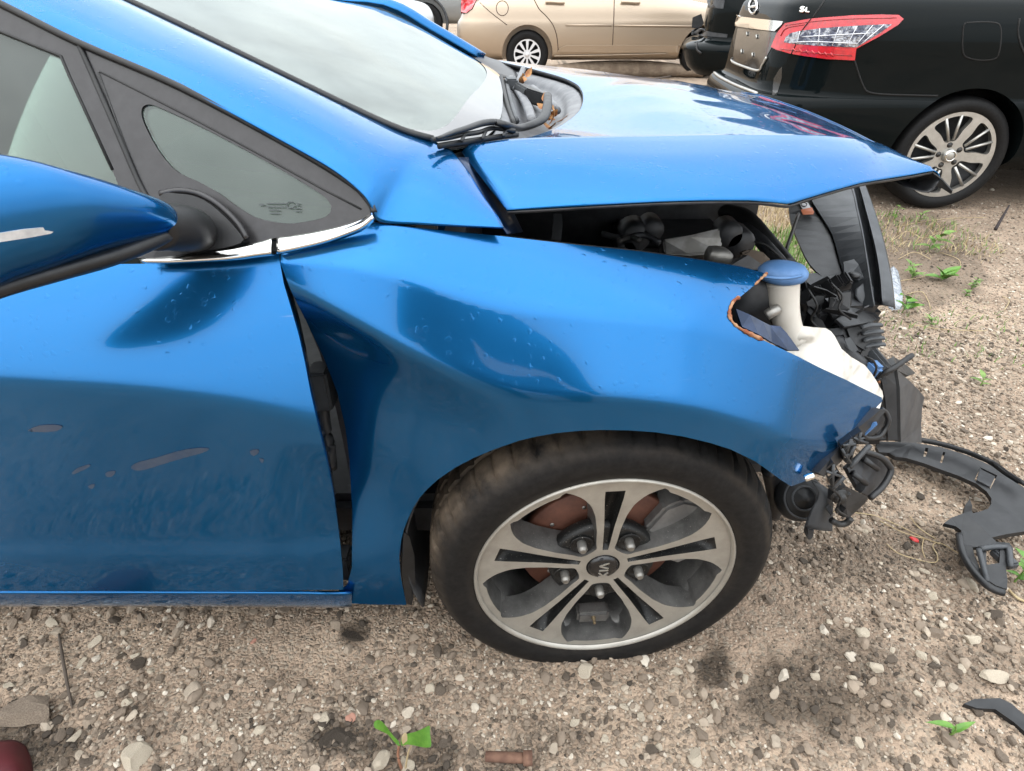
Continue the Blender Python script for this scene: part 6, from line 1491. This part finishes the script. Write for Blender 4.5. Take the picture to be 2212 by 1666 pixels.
# ---- plants
def blade_mesh(name, n, h, spread, w, lean=.6):
    V = []; F = []
    for i in range(n):
        a = RNG.uniform(0, 6.28); r = spread * math.sqrt(RNG.random()); x, y = r * math.cos(a), r * math.sin(a)
        hh = h * RNG.uniform(.5, 1.1); d = RNG.uniform(0, 6.28); ln = hh * RNG.uniform(.1, lean); pw = w * RNG.uniform(.6, 1.2)
        b0 = len(V)
        for t in (0, .35, .7, 1.0):
            cx = x + ln * t * t * math.cos(d); cy = y + ln * t * t * math.sin(d); cz = hh * (t - .25 * t * t * ln / hh)
            ww = pw * (1 - t) ** .7 if t < 1 else 0
            V += [(cx - ww * math.sin(d), cy + ww * math.cos(d), cz), (cx + ww * math.sin(d), cy - ww * math.cos(d), cz)]
        for t in range(3): F.append((b0 + 2 * t, b0 + 2 * t + 1, b0 + 2 * t + 3, b0 + 2 * t + 2))
    return mesh_of(name, V, F)
def broad_leaf(L_, W_, fold=.3, droop=.3, n=8, wav=0.0):
    V = []; F = []
    for i in range(n + 1):
        t = i / n; w = W_ * (math.sin(math.pi * t ** .75) ** .9 if 0 < t < 1 else .03)
        for s_ in (-1, -.55, 0, .55, 1):
            V.append((t * L_, s_ * w, fold * abs(s_) * w - droop * L_ * t * t + wav * math.sin(t * 9 + s_ * 2) * W_))
    for i in range(n):
        for j in range(4): F.append((i * 5 + j, i * 5 + j + 1, (i + 1) * 5 + j + 1, (i + 1) * 5 + j))
    return V, F
def weed(px, py, h, nleaf, L_, W_, label, mat, group=None, name='weed', droop=.4):
    p = on_ground(px, py); root = thing(name, label, 'weed', tuple(p), group)
    stem_pts = np.array([[0, 0, -.005], [RNG.normal(0, .1) * h, RNG.normal(0, .1) * h, h * .5], [RNG.normal(0, .15) * h, RNG.normal(0, .15) * h, h]])
    o = tube('stem', stem_pts + p, [.0022, .0018, .001], MAT['weed'], root, 6, 4)
    V, F = broad_leaf(L_, W_, .35, droop); 
    for i in range(nleaf):
        t = .15 + .85 * (i + .5) / nleaf; q = stem_pts[0] * (1 - t) ** 2 + 2 * stem_pts[1] * t * (1 - t) + stem_pts[2] * t * t
        me = mesh_of('leaf', V, F); k = RNG.uniform(.6, 1.1)
        me.transform(Matrix.Translation(Vector(p + q)) @ Matrix.Rotation(i * 2.4 + RNG.normal(0, .4), 4, 'Z') @ Matrix.Rotation(-RNG.uniform(.2, .9), 4, 'Y') @ Matrix.Scale(k, 4))
        new_obj('leaf', me, mat, root)
    return root
weed(2008, 545, .10, 9, .075, .017, 'bushy green weed with upright leaves on the soil beyond the nose', MAT['weed'])
weed(2032, 606, .03, 6, .09, .026, 'low weed with broad oval leaves and trailing stem', MAT['leaf'], droop=.1)
weed(1968, 604, .07, 8, .06, .013, 'small pale green weed just right of the crumpled lamp fragment', MAT['weed'])
weed(1948, 676, .07, 5, .065, .022, 'bright green leafy seedling below the radiator cover tip', MAT['leaf'])
weed(2100, 625, .05, 10, .028, .009, 'creeping weed with tiny leaves right of the soil mound', MAT['weed'])
weed(2085, 640, .03, 8, .025, .009, 'tuft of tiny leaves at the end of the creeping weed', MAT['weed'])
weed(1932, 478, .09, 7, .05, .010, 'thin weed near the rear wheel of the black sedan', MAT['weed'])
weed(2190, 1258, .07, 7, .042, .010, 'green weed growing behind the tip of the black bracket', MAT['leaf'])
weed(2046, 1586, .035, 2, .045, .006, 'tiny green grass shoot between pebbles at lower right', MAT['leaf'])
weed(2118, 833, .03, 4, .04, .009, 'lone small green seedling on the bare gravel at right', MAT['weed'])
weed(1985, 480, .05, 9, .05, .007, 'sparse grassy weed between straw and gravel', MAT['weed'])
weed(2010, 700, .02, 9, .04, .006, 'flattened weed runner on the soil in front of the mound', MAT['weed'])
def tuft(px, py, n, h, sp, w, mat, label, lean=.6):
    p = on_ground(px, py); me = blade_mesh('grass', n, h, sp, w, lean); me.transform(Matrix.Translation(Vector(p)))
    o = new_obj('grass', me, mat); tag(o, label, 'grass', kind='stuff'); return o
tuft(1712, 545, 900, .09, .30, .0035, MAT['weed'], 'green grass growing behind the open engine bay', .8)
tuft(1745, 640, 500, .07, .28, .0035, MAT['weed'], 'green grass showing through the broken lamp support', .8)
tuft(1690, 480, 700, .07, .30, .003, MAT['straw'], 'dry grass behind the open engine bay', .9)
tuft(1975, 520, 500, .05, .40, .003, MAT['straw'], 'dry grass litter beyond the radiator cover', 1.2)
tuft(1985, 510, 350, .05, .38, .003, MAT['weed'], 'short green grass beyond the radiator cover', 1.2)
tuft(2020, 700, 240, .03, .35, .0025, MAT['weed'], 'sparse moss like grass on the soil in front of the mound', 1.2)
o = tube('white_twig', G3([(1888,688,.02),(1900,680,.02),(1911,674,.02)]), .006, MAT['pale_stone'], None, 8, 3); tag(o, 'short white stick lying beside the black control module', 'stick')
# ---- sprout with two large leaves at the bottom edge
p = on_ground(868, 1662); spr = thing('leafy_sprout', 'sprout with two big bright green leaves on a reddish stem', 'plant', tuple(p))
tip = on_ground(868, 1590); q0 = Vector(p); 
top_ = Vector(aty(862, 1606, p[1])); 
tube('stem', np.array([p, p * .5 + np.array(top_) * .5 + [-.004, 0, 0], np.array(top_)]), [.0028, .0024, .0018], MAT['stem'], spr, 8, 5)
tube('stem', np.array([p + [.006, 0, 0], np.array(aty(882, 1625, p[1])), np.array(aty(890, 1608, p[1]))]), [.002, .0016, .001], MAT['straw'], spr, 6, 4)
def leaf_px(outl, Y0, dY, mat, name='leaf'):
    O = densify(smooth_loop([np.array(q, float) for q in outl], 3), 4); V2, T, L = tri2d(O, (), 5)
    c = V2.mean(0); r = np.hypot(*(V2 - c).T); Yv = Y0 + dY * (V2[:, 1] - c[1]) / 40 + .006 * np.sin((V2[:, 0] - c[0]) / 16)
    V = aty(V2[:, 0], V2[:, 1], Yv); a, b, c_ = V[T[:, 0]], V[T[:, 1]], V[T[:, 2]]; fn = np.cross(b - a, c_ - a); N = np.zeros_like(V)
    for k in range(3): np.add.at(N, T[:, k], fn)
    N *= np.sign((N * (CAM - V)).sum(1))[:, None]
    VV, FF, NN = shell(V, T, L, N + 1e-12, .0008); return new_obj(name, mesh_of(name, VV, FF, True, NN), mat, spr)
leaf_px([(862,1612),(850,1600),(838,1586),(822,1578),(808,1570),(810,1558),(820,1556),(832,1566),(842,1580),(852,1592),(862,1603)], p[1], -.03, MAT['leaf'])
leaf_px([(866,1610),(868,1592),(882,1585),(900,1580),(918,1572),(928,1568),(929,1585),(931,1612),(915,1614),(895,1610),(880,1608)], p[1], -.03, MAT['leaf'])
leaf_px([(872,1612),(868,1600),(870,1588),(878,1584),(880,1598),(876,1610)], p[1] - .012, -.01, MAT['straw'])
# ---- weathered log by the tan car
L_ = np.array([atz(1180, 158, .08), atz(1280, 152, .09), atz(1400, 150, .10), atz(1520, 156, .08)])
lg_ = tube('weathered_log', L_, [.10, .13, .12, .07], MAT['wood'], None, 12, 5); tag(lg_, 'weathered driftwood log lying in front of the tan sedan', 'log')
for (a, b_) in [((1380,178),(1450,165)), ((1480,192),(1530,186)), ((1440,186),(1470,182))]:
    twig([(a[0], a[1], .03), ((a[0] + b_[0]) / 2, (a[1] + b_[1]) / 2 - 1, .06), (b_[0], b_[1], .02)], .014, MAT['twig'], 'dry branch lying on the bare dirt behind the hood', 'branch', 'branch', 'branches behind the hood')

# ================================================================== the person taking the picture (mirrored in the wing)
def skin_body(name, pts, edges, rad, root, sub=2):
    me = bpy.data.meshes.new(name); me.from_pydata(pts, edges, []); o = bpy.data.objects.new(name, me); COL.objects.link(o)
    m1 = o.modifiers.new('skin', 'SKIN'); m1.use_smooth_shade = True; m2 = o.modifiers.new('sub', 'SUBSURF'); m2.levels = sub; m2.render_levels = sub
    sv = me.skin_vertices[0].data if me.skin_vertices else None
    if sv is None:
        bm = bmesh.new(); bm.from_mesh(me); bm.verts.layers.skin.verify(); bm.to_mesh(me); bm.free(); sv = me.skin_vertices[0].data
    for i, r in enumerate(rad): sv[i].radius = r if isinstance(r, tuple) else (r, r)
    sv[root].use_root = True
    bpy.context.view_layer.update(); dg = bpy.context.evaluated_depsgraph_get()
    me2 = bpy.data.meshes.new_from_object(o.evaluated_get(dg)); bpy.data.objects.remove(o); me2.name = name
    return me2
px0 = -.05; PDY = .0
pts = [(px0, -1.17, .95), (px0, -1.16, 1.12), (px0, -1.13, 1.30), (px0, -1.10, 1.43), (px0, -1.07, 1.51), (px0, -1.03, 1.60), (px0, -1.01, 1.70),
       (px0 - .10, -1.17, .90), (px0 - .12, -1.14, .50), (px0 - .13, -1.18, .09), (px0 - .13, -1.06, .05), (px0 + .10, -1.17, .90), (px0 + .12, -1.12, .50), (px0 + .14, -1.18, .09), (px0 + .14, -1.06, .05),
       (px0 - .16, -1.11, 1.40), (px0 - .20, -1.02, 1.17), (px0 - .15, -.86, 1.12), (px0 - .13, -.775, 1.125), (px0 + .16, -1.11, 1.40), (px0 + .20, -1.14, 1.13), (px0 + .21, -1.06, .92), (px0 + .21, -1.03, .84)]
pts = [(a, b_ + (PDY if i_ not in (17, 18) else 0), c_) if i_ not in (17, 18) else (a - (px0 + .06), b_, c_) for i_, (a, b_, c_) in enumerate(pts)]
ed = [(0, 1), (1, 2), (2, 3), (3, 4), (4, 5), (5, 6), (0, 7), (7, 8), (8, 9), (9, 10), (0, 11), (11, 12), (12, 13), (13, 14), (3, 15), (15, 16), (16, 17), (17, 18), (3, 19), (19, 20), (20, 21), (21, 22)]
rad = [(.12, .10), (.11, .10), (.12, .11), (.09, .09), (.062, .062), (.088, .10), (.070, .075), .095, .07, .05, .04, .095, .07, .05, .04, .075, .05, .038, .035, .075, .05, .038, .035]
hands = [(18, -1), (22, 1)]
for (w_i, sg) in hands:
    bx, by, bz = pts[w_i]
    for k in range(5):
        d = .024 * (k - 2); ln = [.045, .062, .068, .062, .05][k]
        i0 = len(pts); sx = -sg
        pts.append((bx + sx * .004, by + .028, bz + d * .8)); pts.append((bx - sg * .012, by + .028 + ln * .45, bz + d)); pts.append((bx - sg * .035, by + .020 + ln * .62, bz + d))
        ed += [(w_i, i0), (i0, i0 + 1), (i0 + 1, i0 + 2)]; rad += [.012, .009, .008]
me = skin_body('person', pts, ed, rad, 0)
me.materials.clear(); me.materials.append(M('dark_jacket', (.018, .02, .026), .8)); me.materials.append(M('skin', (.30, .18, .125), .55)); me.materials.append(M('work_trousers', (.02, .024, .035), .85))
for p_ in me.polygons:
    c = p_.center; p_.material_index = 1 if (c.z > 1.49 or c.y > -.80 or (c.x > px0 + .16 and c.z < .87 and c.y > -1.06)) else (2 if c.z < .98 else 0)
    p_.use_smooth = True
person = new_obj('person', me); tag(person, 'person in dark clothes holding up a phone, seen only mirrored in the blue wing', 'person')
hair = lathe('hair', [(0, -.125), (.05, -.118), (.088, -.09), (.106, -.045), (.108, .0), (.098, .03)], M('dark_hair', (.012, .009, .008), .7), person, Matrix.Translation((px0, -1.035 + PDY, 1.645)) @ Matrix.Rotation(math.radians(-110), 4, 'X'), 24)
ph = new_obj('phone', box_mesh('phone', .155, .009, .075, .004), M('phone_black', (.01, .01, .012), .2)); ph.data.transform(Matrix.Translation(Vector(CAM) + Vector((-.05 + .0, -_c * .02, _s * .02 + .0))) @ Matrix.Rotation(-PITCH, 4, 'X'))
tag(ph, 'black phone in the hands of the mirrored person', 'phone')
